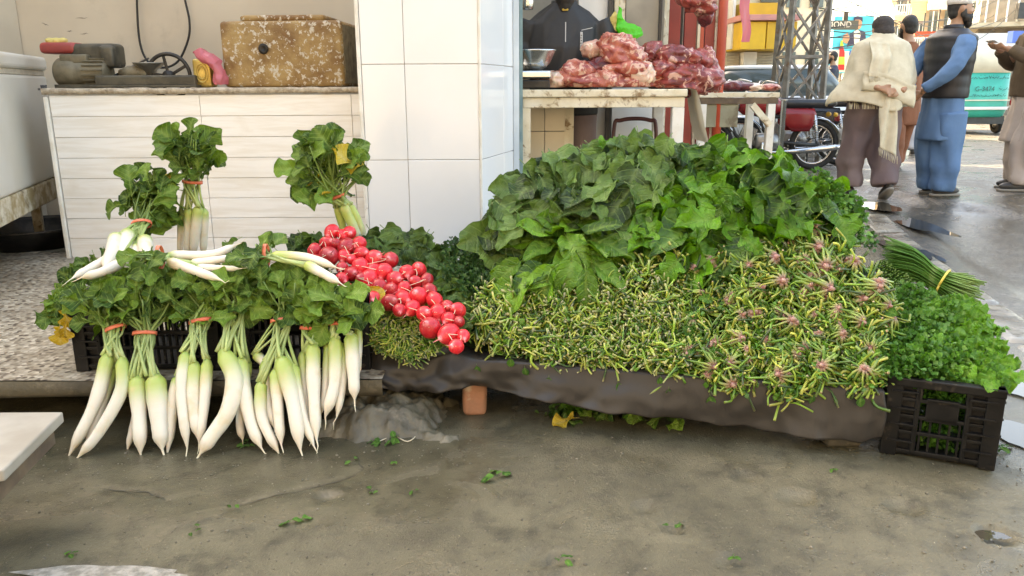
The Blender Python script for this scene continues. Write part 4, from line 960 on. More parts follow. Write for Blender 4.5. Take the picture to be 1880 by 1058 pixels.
for i in range(1500):
    p = G(rnd(0, 1880), rnd(790, 1058)); s = rnd(.0012, .0032) * (1.7 if random.random() < .06 else 1)
    mb.ball((p.x, p.y, gfine(p.x, p.y) + s * .2), (s * rnd(.7, 1.3), s, s * .5), 5)
tag(mb.build('gravel', pebm), 'fine pale grit scattered over the pavement', 'grit', kind='stuff')
mb = MB(); pp = [G(x, y) + Vector((0, 0, .004)) for x, y in ((690, 812), (720, 803), (745, 812), (760, 800), (735, 797))]
tag(mb.tube(spline(pp, 16), .0016, 5).build('thin_root', stringm), 'thin pale root strand lying by the concrete lump', 'root')
sc = empty('fallen_greens', G(1120, 770)); tag(sc, 'trampled greens lying in the shade under the display board', 'greens')
for i in range(44):
    p = G(rnd(1010, 1230), rnd(752, 772)) + Vector((0, .03, rnd(.0, .05))); put_leaf(sc, random.choice(('radish', 'spinach')), p, (rnd(-1, 1), rnd(-1, .2), rnd(-.2, .3)), (rnd(-.4, .4), -.4, 1), rnd(.06, .10))
for x in (1020, 1060, 1215, 1250): put_leaf(sc, 'radish', G(x, 775) + Vector((0, 0, .015)), (rnd(-1, 1), -.3, .05), (0, -.2, 1), .1, me=random.choice(YL) if x == 1060 else None)
# puddle in the kerbside hollow

# ------------------------------------------------------------------ things on the counter
CZ = PZ + CHT + .008
def on(x, y, Y): return P(x, y, Y)
rusty = pm('flaking_rusty_paint', (.17, .085, .025), (.34, .225, .085), 6, .65, bmp=.5, bscale=60, stain=(.50, .45, .36), st_lo=.55, st_hi=.60, st_scale=45, detail=9)
rusty_dark = pm('grimy_metal_side', (.12, .10, .06), (.20, .17, .11), 20, .7, bmp=.4, stain=(.05, .04, .03), st_scale=14)
bxx = empty('metal_cool_box', (P(412, 160, 4.42).x, 4.42, CZ), R(-3)); tag(bxx, 'battered metal box with flaking ochre and white paint on the counter', 'metal box')
WB = (622 - 412) / FPX * (4.42 * CP + .26)
MB().box((WB / 2, .21, .172), (WB, .42, .344)).build('body', rusty, bxx, True, bevel=.022, seg=4)
MB().box((WB * .49, .21, .361), (WB * .70, .30, .034)).build('lid', rusty, bxx, True, bevel=.014, seg=3)
MB().box((WB + .003, .215, .17), (.006, .38, .305)).build('side_plate', rusty_dark, bxx, False, bevel=.002)
MB().lathe([(.026, 0), (.028, .006), (.014, .010), (.010, .004), (.0, .003)], 16, (WB * .355, -.001, .20), Matrix.Rotation(PI / 2, 3, 'X')).build('drain_plug', blackmetal, bxx)
goldm = pm('gold_tin', (.55, .42, .14), (.38, .27, .08), 16, .32, metal=.75, bmp=.2)
t = empty('gold_tin', (P(379, 160, 4.45).x, 4.45, CZ)); tag(t, 'embossed gold tin standing beside the pink bag', 'tin')
MB().box((0, 0, .075), (.10, .09, .15)).build('can', goldm, t, True, bevel=.012, seg=3)
for k, s in ((0, .07), (1, .045)): MB().torus((0, -.046, .075), s * .5, .004, 24, 6, Matrix.Rotation(PI / 2, 3, 'X') @ Matrix.Diagonal((.9, 1.4, 1)).to_3x3()).build('embossed_ring', goldm, t)
def filmm(name, c, tr=.35, rough=.25):
    m, tt, ns, ls, bs = newmat(name); bs.inputs['Base Color'].default_value = (*c, 1); bs.inputs['Roughness'].default_value = rough
    tl = ns.new('ShaderNodeBsdfTranslucent'); tl.inputs[0].default_value = (*c, 1); mx = ns.new('ShaderNodeMixShader'); mx.inputs[0].default_value = tr
    ls.new(bs.outputs[0], mx.inputs[1]); ls.new(tl.outputs[0], mx.inputs[2]); ls.new(mx.outputs[0], ns['Material Output'].inputs[0]); return m
pinkm = filmm('pink_plastic_film', (.66, .20, .24)); greenf = filmm('green_plastic_film', (.12, .72, .06), .5)
def bagmesh(pts, rad, seed, mat, label, name='plastic_bag', n=20):
    path = spline(pts, 22); rr = [interp([(i / (len(rad) - 1), r) for i, r in enumerate(rad)], k / 22) for k in range(23)]
    c = path[-1]; root_loc = Vector((c.x, c.y, min(p.z for p in path) - rr[-1])); mb = MB(); mb.tube([p - root_loc for p in path], rr, n, flat=.7)
    mb.v = [tuple(Vector(v) + Vector((nz(v[0] * 26 + seed, v[1] * 26, v[2] * 26), nz(v[1] * 26, v[2] * 26, seed), nz(v[2] * 26, v[0] * 26, seed))) * .017) for v in mb.v]
    o = mb.build(name, mat, None, False); o.location = root_loc; tag(o, label, 'bag'); return o
bagmesh([P(354, 92, 4.40), P(378, 102, 4.39), P(397, 116, 4.38), P(404, 138, 4.38), P(406, 152, 4.38)], [.012, .05, .05, .038, .045, .04], 3, pinkm, 'crumpled pink plastic bag slumped between tin and metal box')
engm = pm('oily_dark_engine_metal', (.055, .05, .038), (.10, .09, .065), 14, .5, metal=.4, bmp=.2); motm = pm('dusty_olive_motor', (.17, .145, .095), (.11, .095, .06), 18, .6, metal=.3, bmp=.2)
redp = pm('faded_red_paint', (.36, .055, .045), (.26, .04, .035), 12, .45); ylw = pm('yellow_rag', (.62, .50, .18), (.5, .4, .12), 12, .8)
eng = empty('engine_motor', (P(165, 160, 4.5).x, 4.5, CZ)); tag(eng, 'oily engine and fan cooled motor with red tank on the counter', 'engine')
k_ = (4.5 * CP + .26) / FPX
e = lambda x, y, dy=0: ((x - 165) * k_, dy, (160 - y) * k_)
rx = Matrix.Rotation(PI / 2, 3, 'Y') @ Matrix.Rotation(0, 3, 'X')
MB().lathe([(.0, -.17), (.066, -.17), (.078, -.155), (.080, -.09), (.076, -.06), (.070, -.055), (.070, .1), (.05, .115), (0, .115)], 28, e(168, 134), rx).build('motor_housing', motm, eng)
for k in range(9):
    a = -.9 + k * .35; c = Vector(e(183, 134)); r = .073
    MB().box(c + Vector((0, -r * math.cos(a), r * math.sin(a))), (.11, .016, .006), Matrix.Rotation(-a, 3, 'X')).build('cooling_fin', motm, eng, False)
for k in range(5): MB().torus(Vector(e(168, 134)) + Vector((-.172, 0, 0)), .014 + k * .011, .0025, 20, 5, rx).build('fan_grille_ring', engm, eng)
MB().box(e(178, 106, .06), (.25, .13, .13)).build('engine_cover', engm, eng, True, bevel=.025, seg=3)
MB().box(e(204, 108, .02), (.08, .10, .12)).build('side_cover', engm, eng, True, bevel=.02, seg=3)
MB().box(e(150, 112, -.01), (.15, .08, .05)).build('terminal_box', motm, eng, True, bevel=.01)
MB().box(e(118, 93, .06), (.2, .14, .06)).build('fuel_tank', redp, eng, True, bevel=.022, seg=3)
MB().box(e(165, 157, 0), (.30, .16, .02)).build('mounting_base', engm, eng, False)
mb = MB(); 
for k in range(5): mb.ball(e(98 + k * 6, 80 + (k % 2) * 3, .05), (.026, .03, .017), 8)
mb.build('rag', ylw, eng, remesh=.008)
gr = empty('meat_grinder', (P(275, 160, 4.42).x, 4.42, CZ)); tag(gr, 'meat grinder with spoked flywheel and black belt guard on the counter', 'grinder')
k_ = (4.42 * CP + .26) / FPX; g_ = lambda x, y, dy=0: ((x - 275) * k_, dy, (160 - y) * k_)
MB().box(g_(275, 148.5, .0), (.545, .10, .058)).build('belt_guard', engm, gr, False, bevel=.01)
MB().box(g_(275, 157.5, -.01), (.575, .14, .012)).build('guard_base', engm, gr, False, bevel=.003)
wr = Matrix.Rotation(PI / 2, 3, 'X'); wc = Vector(g_(297, 140, .10))
MB().torus(wc, .118, .011, 40, 8, wr).build('flywheel_rim', blackmetal, gr)
for k in range(5):
    a = .5 + 2 * PI * k / 5; MB().bar(wc, wc + Vector((math.cos(a), 0, math.sin(a))) * .112, .016, .011, up=(0, 1, 0)).build('spoke', blackmetal, gr, False, bevel=.003)
MB().lathe([(.0, -.02), (.03, -.02), (.03, .02), (0, .02)], 16, wc, wr).build('flywheel_hub', blackmetal, gr)
steel = pm('worn_steel', (.40, .38, .33), (.28, .25, .2), 14, .3, metal=.85)
MB().lathe([(.03, 0), (.036, .025), (.085, .06), (.088, .066), (.08, .06), (.03, .03), (.0, .02)], 26, g_(262, 138, .12)).build('hopper', steel, gr)
mb = MB().tube([g_(210, 138, .12), g_(225, 134, .12), g_(240, 133, .12), g_(262, 136, .12)], [.03, .038, .035, .03], 12); mb.build('grinder_barrel', rusty_dark, gr)
cb = MB().tube(spline([P(253, -40, 5.33), P(252, 10, 5.34), P(257, 75, 5.34), P(272, 110, 5.34), P(300, 121, 5.33), P(328, 108, 5.34), P(346, 68, 5.34), P(348, 35, 5.34), P(340, -5, 5.34), P(335, -45, 5.34)], 60), .0075, 8)
tag(cb.build('power_cable', pm('black_rubber', (.012, .012, .012), None, 4, .45)), 'black power cable hanging in a loop on the plaster wall', 'cable')
cb = MB().tube(spline([P(272, 104, 5.3), P(250, 115, 5.0), P(225, 128, 4.6), P(205, 138, 4.48)], 16), .007, 8); tag(cb.build('motor_cord', bpy.data.materials['black_rubber']), 'black cord running down to the oily motor', 'cord')

# ------------------------------------------------------------------ butcher's stall
chipped = pm('chipped_cream_paint', (.62, .54, .38), (.72, .66, .52), 9, .6, bmp=.3, stain=(.24, .15, .07), st_lo=.52, st_hi=.66, st_scale=14)
whitep = pm('white_painted_wood', (.76, .74, .68), (.66, .62, .54), 8, .5, stain=(.35, .26, .16), st_lo=.62, st_hi=.72, st_scale=18)
TZ = 1.06; ty = 4.75
def tx(x, Y): return P(x, 170, Y).x
tb = empty('meat_table', (tx(1110, ty), ty, PZ)); tag(tb, 'chipped cream wooden table carrying the heap of raw meat', 'table')
x0, x1 = tx(957, ty) - tb.location.x, tx(1262, ty) - tb.location.x; xm = (x0 + x1) / 2; hh = TZ - PZ
MB().box((xm, .36, hh - .022), (x1 - x0, .74, .044)).build('table_top', chipped, tb, False, bevel=.006)
for yy in (.03, .69): MB().box((xm, yy, hh - .075), (x1 - x0 - .02, .035, .06)).build('apron_rail', chipped, tb, False, bevel=.004)
for xx, mm in ((x0 + .02, chipped), (x1 - .045, whitep)):
    for yy in (.04, .68): MB().box((xx, yy, (hh - .106) / 2), (.07, .06, hh - .106)).build('leg', mm, tb, False, bevel=.004)
MB().box((x0 + .31, .4, (hh - .106) / 2), (.06, .05, hh - .106)).build('leg', chipped, tb, False, bevel=.004)
paperm = pm('cream_paper_sheet', (.76, .70, .56), (.70, .63, .48), 4, .7)
mb = MB(); pr = [(-.62, 0), (0, 0), (.045, -.012), (.07, -.07), (.10, -.22), (.135, -.34)]
def pf2(u, v):
    k = v * 5; i = min(int(k), 4); f = k - i; a, b = pr[i], pr[i + 1]; wv = .012 * math.sin(u * 7 + v * 4) * v
    return (x1 + lerp(a[0], b[0], f) + wv + (.06 * (1 - u) * max(0, v - .6)), -.005 + u * .34 * (1 - .25 * max(0, v - .4)), hh + .006 + lerp(a[1], b[1], f) + .05 * u * max(0, v - .5))
mb.grid(12, 40, pf2); o = mb.build('paper_sheet', paperm, None); o.location = tb.location; tag(o, 'cream sheet under the meat hanging off the table end', 'sheet')
def meatmat(name, flesh, dark, fat, amt):
    m, t, ns, ls, bs = newmat(name); co = objvec(ns, ls); n = noisen(ns, ls, co, 9, 5, .6, 1.2); c = cmix(ns, ls, ramp(ns, ls, n, .4, .62), flesh, dark)
    n2 = noisen(ns, ls, co, 13, 6, .6, 1.8); c = cmix(ns, ls, ramp(ns, ls, n2, .62 - amt, .70 - amt), c, fat)
    ls.new(c, bs.inputs['Base Color']); bs.inputs['Roughness'].default_value = .3; bs.inputs['Subsurface Weight'].default_value = .15; bs.inputs['Subsurface Scale'].default_value = .01
    bump(ns, ls, bs, n2, .5, .01); return m
m_fat = meatmat('fatty_meat', (.46, .13, .085), (.26, .045, .035), (.62, .38, .28), .12); m_red = meatmat('lean_meat', (.30, .055, .045), (.14, .022, .02), (.55, .32, .25), .07)
m_dark = meatmat('dark_meat', (.16, .025, .03), (.08, .015, .02), (.45, .25, .2), -.04); m_pale = meatmat('pale_fat', (.62, .42, .32), (.55, .30, .22), (.72, .58, .46), .1)
def meat(label, cx, cy, rx_, ry_, Y, mat, seed, dep=.12, tilt=0, base=None):
    k = (Y * CP + .2) / FPX; c = P(cx, cy, Y); r = (rx_ * k, dep, ry_ * k); mb = MB(); mb.ball((0, 0, 0), r, 64, rot=Matrix.Rotation(tilt, 3, 'Y'))
    mb.v = [tuple(Vector(v) * (1.05 + .26 * nz(v[0] * 8 + seed, v[1] * 8, v[2] * 8) - .42 * abs(nz(v[0] * 13, v[1] * 13 + seed, v[2] * 17)) + .10 * nz(v[0] * 30, v[1] * 30 + seed, v[2] * 30) + .06 * nz(v[0] * 70, v[1] * 70, v[2] * 70 + seed))) for v in mb.v]
    zl = (base or (TZ + .012)) - c.z; mb.v = [(v[0], v[1], max(v[2], zl)) for v in mb.v]
    o = mb.build('meat_piece', mat); o.location = c; tag(o, label, 'meat', 'raw meat on the tables'); return o
meat('large slab of raw meat covered in pale marbled fat', 1112, 148, 100, 24, 5.0, m_fat, 1, .2)
meat('dark lean hollow of meat in the middle of the heap', 1108, 124, 44, 18, 5.02, m_dark, 2, .12)
meat('bright red and white chunk crowning the meat heap', 1142, 100, 46, 32, 5.0, m_fat, 3, .13, .5)
meat('smooth beige lump of fat near the butcher', 1094, 92, 25, 17, 5.1, m_pale, 4, .09)
meat('folded dark red cut behind the crowning chunk', 1196, 104, 24, 26, 5.2, m_red, 5, .1)
meat('ragged red cut with fat at the street side of the heap', 1248, 108, 42, 22, 5.0, m_red, 6, .11)
meat('thick round dark red joint at the table end', 1258, 146, 62, 30, 4.98, m_red, 7, .16, base=TZ - .06)
meat('long red strip sagging over the table end', 1306, 130, 15, 42, 5.05, m_red, 8, .08, -.25, base=TZ - .1)
meat('small pink scrap heap beside the weighing scale', 1016, 148, 22, 15, 4.95, m_pale, 9, .09)
meat('torn red flap lying over the marbled slab', 1150, 128, 40, 14, 4.9, m_fat, 31, .08)
meat('knobbly joint with white bone fat at the heap middle', 1180, 138, 30, 20, 4.92, m_pale, 32, .09)
meat('small dark red cut tucked under the ragged cut', 1218, 128, 26, 16, 4.92, m_red, 33, .08)
meat('lean red lump lying against the round joint', 1285, 112, 22, 20, 5.02, m_red, 34, .08, .3)
meat('streaked pink cut by the butcher hand', 1062, 132, 30, 20, 4.95, m_fat, 35, .09)
sc_ = empty('weighing_scale', (P(978, 162, 4.9).x, 4.9, TZ + .002)); tag(sc_, 'steel weighing scale with round bowl beside the butcher', 'scale')
bright = pm('bright_steel', (.62, .62, .60), (.5, .5, .48), 8, .22, metal=.95)
MB().box((0, 0, .03), (.2, .2, .05)).build('scale_body', blackmetal, sc_, False, bevel=.008)
MB().box((0, 0, .085), (.21, .22, .045)).build('platform_plate', bright, sc_, False, bevel=.01)
MB().lathe([(.0, .11), (.06, .115), (.105, .16), (.135, .225), (.142, .228), (.135, .218), (.1, .152), (.055, .108), (0, .108)], 32, (.005, 0, 0)).build('bowl', bright, sc_)
hc = empty('hanging_ladle', P(968, 18, 4.85)); tag(hc, 'steel pot hanging beside the door jamb', 'pot')
MB().lathe([(0, 0), (.035, 0), (.04, .02), (.04, .12), (.036, .12), (.035, .02), (0, .01)], 20).build('pot', bright, hc); MB().tube([(0, 0, .1), (0, 0, .5), (0, 0, 1.2)], .003, 6).build('hanger', blackmetal, hc)

# stall backdrop
beige_tile = pm('beige_wall_tile', (.66, .56, .40), (.60, .50, .35), 3, .3); greyp = pm('grey_concrete_panel', (.36, .32, .25), (.28, .25, .2), 3, .8, stain=(.2, .17, .12), st_scale=5)
whitew = pm('whitewashed_panel', (.74, .73, .70), (.66, .64, .6), 3, .5); redd = pm('dark_red_door_paint', (.30, .028, .022), (.22, .02, .018), 4, .4); redpipe = pm('orange_red_pipe', (.48, .075, .035), (.42, .06, .03), 6, .4)
blk = pm('black_painted_steel', (.02, .02, .02), (.03, .03, .03), 9, .4)
wy = 5.62; sb = empty('stall_back_wall', (tx(1080, wy), wy, PZ)); tag(sb, 'panelled back wall of the meat stall with black posts', 'wall')
def panel(nm, xa, xb, z0, z1, mat, dy=0, th=.05, Y=None):
    a, b = tx(xa, wy + dy) - sb.location.x, tx(xb, wy + dy) - sb.location.x
    return MB().box(((a + b) / 2, dy + th / 2, (z0 + z1) / 2), (abs(b - a), th, z1 - z0)).build(nm, mat, sb, False, bevel=.002)
panel('backing', 930, 1214, 0, 2.9, greyp, .08, .05)
for k in range(5):
    for a, b in ((935, 985), (985, 1037)): panel('tile', a + .5, b - .5, k * .2 + .001, k * .2 + .197, beige_tile, .03, .015)
for k, (a, b) in enumerate(((1062, 1112), (1124, 1168), (1168, 1207))):
    for j in range(2): panel('tile', a, b, j * .45, j * .45 + .446, whitew, .03, .015)
for k in range(4):
    for a, b in ((962, 1000), (1000, 1038)): panel('half_wall_tile', a + .4, b - .4, k * .21 + .001, k * .21 + .207, beige_tile, -.52, .03)
panel('upper_panel', 1060, 1112, .95, 2.8, whitew, .03, .02); panel('grey_board', 1145, 1204, .95, 2.8, greyp, .02, .03); panel('cream_board', 1124, 1144, .95, 2.8, chipped, .03, .02)
panel('post', 1113, 1122, 0, 2.8, blk, -.01, .05); panel('post', 1205, 1210, .9, 2.8, blk, -.01, .05); panel('post', 1040, 1060, 0, .9, chipped, -.02, .05)
rdY = 6.1
rd = empty('red_metal_door', (tx(1268, rdY), rdY, .12)); tag(rd, 'dark red folding metal door with pale edge strips', 'door')
for a, b, mm, dy, nm in ((1212, 1221, chipped, -.02, 'edge_strip'), (1222, 1243, redd, 0, 'door_panel'), (1245, 1249, blk, .03, 'gap_strip'), (1250, 1272, redd, 0, 'door_panel'), (1273, 1278, chipped, -.02, 'edge_strip'), (1279, 1286, redpipe, 0, 'door_panel'), (1288, 1306, redd, .01, 'door_panel'), (1305, 1309, chipped, -.01, 'edge_strip')):
    p0, p1 = tx(a, rdY) - rd.location.x, tx(b, rdY) - rd.location.x; MB().box(((p0 + p1) / 2, dy, 1.4), (p1 - p0, .04, 2.8)).build(nm, mm, rd, False, bevel=.003)
o = MB().tube([(0, 0, 0), (0, 0, 1.4), (0, 0, 2.8)], .034, 14).build('red_pipe', redpipe); o.location = (tx(1316, rdY), rdY - .05, .12); tag(o, 'orange red steel pipe post beside the folding door', 'post')
hb = P(1140, 12, 5.3); gb = bagmesh([P(1139, 12, 5.3), P(1140, 36, 5.3), P(1146, 52, 5.3), P(1158, 66, 5.3), P(1162, 76, 5.3)], [.006, .012, .05, .075, .07], 8, greenf, 'bright green plastic bag hanging over the meat', n=18)
o = MB().tube(spline([P(1138, -60, 5.3), P(1139, 10, 5.3)], 4), .004, 6).build('bag_cord', stringm); tag(o, 'cord from which the green bag hangs', 'cord')
ob = bagmesh([P(1131, 22, 5.32), P(1130, 40, 5.32), P(1132, 60, 5.32)], [.012, .028, .02], 5, ylw, 'small yellow bag hanging behind the green bag')
hm = meat('carcass piece hanging above the street side of the stall', 1280, 8, 36, 22, 5.4, m_red, 21, .1, .2, base=-9); hm2 = meat('dark shank hanging below the carcass piece', 1297, 30, 13, 22, 5.42, m_dark, 22, .06, .15, base=-9)
for x in (1262, 1300):
    o = MB().tube([P(x, 0, 5.4), P(x, -150, 5.4)], .004, 6).build('meat_hook_rod', blk); tag(o, 'thin steel rod carrying the hanging carcass pieces', 'rod', 'rods above the hanging meat')
o = MB()
for k in range(6): o.tube(spline([P(1212 + k * 2.4, -30, 5.95), P(1214 + k * 2, 20, 5.95 + .01 * k), P(1222, 38 + k, 5.95), P(1224, 52, 5.95)], 8), .004, 5)
tag(o.build('hanging_wires', stringm), 'tangle of loose pale wires hanging beside the red door', 'wires')
# arched chair
chp = pm('maroon_tube', (.10, .03, .028), (.07, .02, .02), 8, .4)
cy_ = 5.25; chx = empty('tube_chair', (tx(1168, cy_), cy_, PZ)); tag(chx, 'maroon tube frame chair under the meat table', 'chair')
k_ = (cy_ * CP + .2) / FPX; hwd = 38 * k_; zt_ = P(1168, 222, cy_).z - PZ
MB().tube(spline([(-hwd, 0, 0), (-hwd, 0, zt_ - .08), (-hwd + .05, 0, zt_), (hwd - .05, 0, zt_), (hwd, 0, zt_ - .08), (hwd, 0, 0)], 40), .013, 8).build('back_frame', chp, chx)
MB().box((0, -.02, zt_ - .2), (2 * hwd, .02, .05)).build('back_rail', chp, chx, False); MB().box((0, -.2, zt_ - .34), (2 * hwd, .4, .03)).build('seat', chp, chx, False, bevel=.01)
for s in (-1, 1): MB().tube([(s * hwd, -.38, 0), (s * hwd, -.38, zt_ - .34)], .012, 8).build('leg', chp, chx)
o = MB().lathe([(.0, 0), (.1, 0), (.11, .3), (.1, .31), (0, .31)], 20).build('yellow_bucket', pm('yellow_plastic', (.62, .34, .03), None, 5, .4)); o.location = (tx(1335, 5.9), 5.9, .17); tag(o, 'yellow bucket standing between the two tables', 'bucket')

# second table
t2 = empty('side_table', (tx(1366, 6.0), 6.0, .10)); tag(t2, 'rough second butcher table with white legs and corner brace', 'table')
a0_, a1_ = tx(1285, 6) - t2.location.x, tx(1432, 6) - t2.location.x; h2 = P(1366, 172, 6).z - .10
MB().box(((a0_ + a1_) / 2, .3, h2 - .02), (a1_ - a0_, .6, .035)).build('table_top', chipped, t2, False, bevel=.004)
MB().box(((a0_ + a1_) / 2, .02, h2 - .062), (a1_ - a0_ - .01, .03, .045)).build('apron_rail', woodm, t2, False, bevel=.003)
for xx in (a0_ + .03, a1_ - .05):
    for yy in (.03, .56): MB().box((xx, yy, (h2 - .085) / 2), (.055, .055, h2 - .085)).build('leg', whitep, t2, False, bevel=.003)
MB().bar((a1_ - .20, .0, h2 - .09), (a1_ - .06, .0, h2 - .24), .03, .045).build('corner_brace', chipped, t2, False)
MB().box((a0_ + .17, .2, h2 - .17), (.26, .36, .17)).build('drawer', pm('grey_green_board', (.30, .29, .20), (.22, .2, .13), 7, .7, stain=(.13, .1, .06)), t2, False, bevel=.004)
for lb, cx, cyy, rx_, ry_, mm in (('long dark liver lying on the second table', 1352, 160, 36, 10, m_dark), ('pale strip of offal on the second table', 1385, 163, 20, 7, m_pale), ('small pink meat scraps at the corner of the second table', 1412, 164, 18, 7, m_fat)):
    meat(lb, cx, cyy, rx_, ry_, 6.2, mm, cx, .08, base=h2 + .10)
o = MB().tube([(0, 0, 0), (0, 0, .9), (0, 0, .905)], [.02, .02, .03], 12).build('steel_post', bright); o.location = (tx(1441, 6.0), 6.0, .07); tag(o, 'plain steel post standing next to the second table', 'post')
o = MB(); o.grid(4, 16, lambda u, v: ((u - .5) * .085 * (1 - .3 * v) + .012 * math.sin(v * 9), .015 * math.sin(u * 6 + v * 5), -.52 * v)); o = o.build('pink_strip', pinkm); o.location = P(1376, -60, 6.0); tag(o, 'torn pink plastic strip hanging above the second table', 'strip')

# ------------------------------------------------------------------ people
skin = pm('skin', (.42, .235, .14), (.36, .19, .11), 8, .5, sss=.1); hairm = pm('black_hair', (.012, .01, .009), (.03, .025, .02), 40, .6, bmp=.4, bscale=90)
def cloth(nm, a, b, sc=6, bm=.25): return pm(nm, a, b, sc, .85, bmp=.9, bscale=7)
shoe = pm('dark_shoe', (.025, .022, .02), (.05, .045, .04), 10, .5); sole = pm('grey_sole', (.22, .2, .17), None, 5, .8)
def hand(mb, w_, d, n_, side=1, curl=.5):
    d = Vector(d).normalized(); n_ = Vector(n_).normalized(); x = d.cross(n_).normalized() * side
    mb.tube([w_, w_ + d * .03, w_ + d * .07, w_ + d * .095], [.024, .031, .036, .030], 10, flat=.5, up=n_)
    for k, L in enumerate((.065, .075, .07, .055)):
        b = w_ + d * .085 + x * (-.027 + .018 * k); q = b + d * L * .5 + n_ * L * .15 * curl; mb.tube([b, q, q + d * L * .4 * (1 - curl) + n_ * L * .55 * curl], [.0095, .009, .007], 7)
    b = w_ + d * .025 - x * .026; mb.tube([b, b + d * .03 - x * .022 + n_ * .012, b + d * .055 - x * .02 + n_ * .025], [.012, .011, .008], 7)
def head(root, c, yaw=0, pitch=0, beard=0, hair=True):
    c = Vector(c); M = Matrix.Rotation(yaw, 3, 'Z') @ Matrix.Rotation(pitch, 3, 'X'); mb = MB(); T = lambda x, y, z: c + M @ Vector((x, y, z))
    mb.ball(c, (.077, .096, .112), 18, rot=M); mb.ball(T(0, .03, -.06), (.056, .062, .062), 14, rot=M); mb.ball(T(0, .055, -.10), (.026, .022, .02), 10, rot=M)
    mb.tube([T(0, .088, .012), T(0, .108, -.02), T(0, .112, -.03)], [.008, .013, .015], 8); mb.ball(T(0, .092, -.058), (.024, .010, .009), 10, rot=M)
    for s in (-1, 1): mb.ball(T(s * .08, -.005, -.005), (.012, .022, .032), 10, rot=M); mb.ball(T(s * .04, .075, -.03), (.022, .02, .02), 8, rot=M)
    mb.tube([T(0, -.012, -.05), T(0, -.02, -.12), c + Vector((0, -.035, -.20))], [.055, .052, .065], 12)
    mb.v = [tuple(Vector(v)) for v in mb.v]
    f = MB()
    for s in (-1, 1): f.ball(T(s * .031, .086, .012), (.012, .008, .006), 8, rot=M); f.bar(T(s * .018, .094, .034), T(s * .048, .084, .036), .008, .007)
    f.build('eyes_and_brows', hairm, root)
    if beard:
        b = MB(); b.ball(T(0, .045, -.075), (.066, .062, .055), 14, rot=M); b.ball(T(0, .07, -.105 - beard * .3), (.045, .035, .04 + beard * .5), 12, rot=M); b.tube([T(-.035, .088, -.045), T(0, .1, -.040), T(.035, .088, -.045)], .010, 6)
        for s in (-1, 1): b.ball(T(s * .066, .012, -.035), (.018, .03, .05), 10, rot=M)
        b.build('beard', hairm, root, remesh=.008)
    if hair:
        h = MB(); h.ball(T(0, -.016, .022), (.082, .096, .100), 16, rot=M); h.ball(T(0, -.045, -.035), (.07, .055, .06), 12, rot=M); h.build('hair', hairm, root, remesh=.01)
    return mb
def leg(mb, hip, knee, ank, r): mb.tube(spline([hip, knee, ank], 26), [interp([(0, r[0]), (.5, r[1]), (1, r[2])], i / 26) * (1 + .05 * math.sin(i * 1.1) * (i > 17)) for i in range(27)], 44)
def ruffle(mb, amp, fr, seed=0):
    amp *= 1.35; fr *= 1.7
    mb.v = [tuple(Vector(v) + Vector((nz(v[0] * fr, v[1] * fr, v[2] * fr * .35 + seed), nz(v[1] * fr, v[0] * fr + seed, v[2] * fr * .35), 0)) * amp) for v in mb.v]; return mb
def shoes(root, spots):
    for (x, y, z), a, tilt in spots:
        M = Matrix.Rotation(a, 3, 'Z') @ Matrix.Rotation(tilt, 3, 'X'); b = MB(); c = Vector((x, y, z))
        up_ = MB(); up_.ball(c + M @ Vector((0, .06, .045)), (.046, .13, .042), 14, rot=M); up_.ball(c + M @ Vector((0, -.03, .06)), (.042, .055, .05), 12, rot=M); up_.build('shoe', shoe, root, remesh=.012)
        b.loft([(0, .05, 0, .045, .145, .8), (0, .05, .022, .047, .148, .8)], 20); b.v = [tuple(c + M @ Vector(v)) for v in b.v]; b.build('sole', sole, root)

# man in the cream shawl, seen from behind
gy0 = lambda x, y: gfine(x, y)
p1 = empty('person', (3.16, 7.0, gy0(3.16, 7.0))); tag(p1, 'person in a cream shawl and dark cap walking off with hands behind back', 'person')
HZ = 1.50
mb = head(p1, (.0, .03, HZ), 0, -.35, hair=False)
mb.tube([(.2, 0, 1.28), (.27, -.08, 1.08), (.1, -.25, .97)], [.05, .045, .03], 10); mb.tube([(-.2, 0, 1.28), (-.27, -.08, 1.08), (-.10, -.26, 1.0)], [.05, .045, .03], 10); mb.loft([(0, 0, .8, .15, .1), (0, 0, 1.1, .17, .11), (0, 0, 1.33, .18, .1), (0, 0, 1.42, .07, .06)], 16)
mb.tube([(-.12, .1, .1), (-.11, .05, .5), (-.1, 0, .85)], [.04, .05, .06], 12); mb.tube([(.13, -.1, .12), (.12, .0, .5), (.1, 0, .85)], [.04, .05, .06], 12)
hand(mb, Vector((-.10, -.265, 1.0)), (.8, -.12, -.25), (0, -1, .2), 1, .7); hand(mb, Vector((.08, -.25, .95)), (-.7, -.2, .0), (0, -1, .2), -1, .6)
mb.build('body', skin, p1, remesh=.012)
cp = MB(); cp.ball((0, .02, HZ + .045), (.092, .105, .085), 18); cp.ball((0, -.015, HZ - .02), (.088, .095, .075), 16); cp.build('knit_cap', cloth('charcoal_knit', (.035, .028, .024), (.05, .04, .034), 60, .5), p1, remesh=.012)
tr = MB(); trm = cloth('dusty_mauve_cotton', (.15, .105, .105), (.20, .15, .145), 3)
leg(tr, (-.10, 0, .88), (-.13, .08, .5), (-.13, .09, .11), (.15, .125, .10)); leg(tr, (.10, 0, .88), (.12, .02, .5), (.13, -.10, .13), (.15, .125, .105)); tr.ball((0, 0, .88), (.19, .15, .16), 16)
ruffle(tr, .03, 7).build('trousers', trm, p1, remesh=.014)
shm = cloth('cream_wool', (.62, .55, .40), (.55, .48, .34), 14, .35); shw = MB()
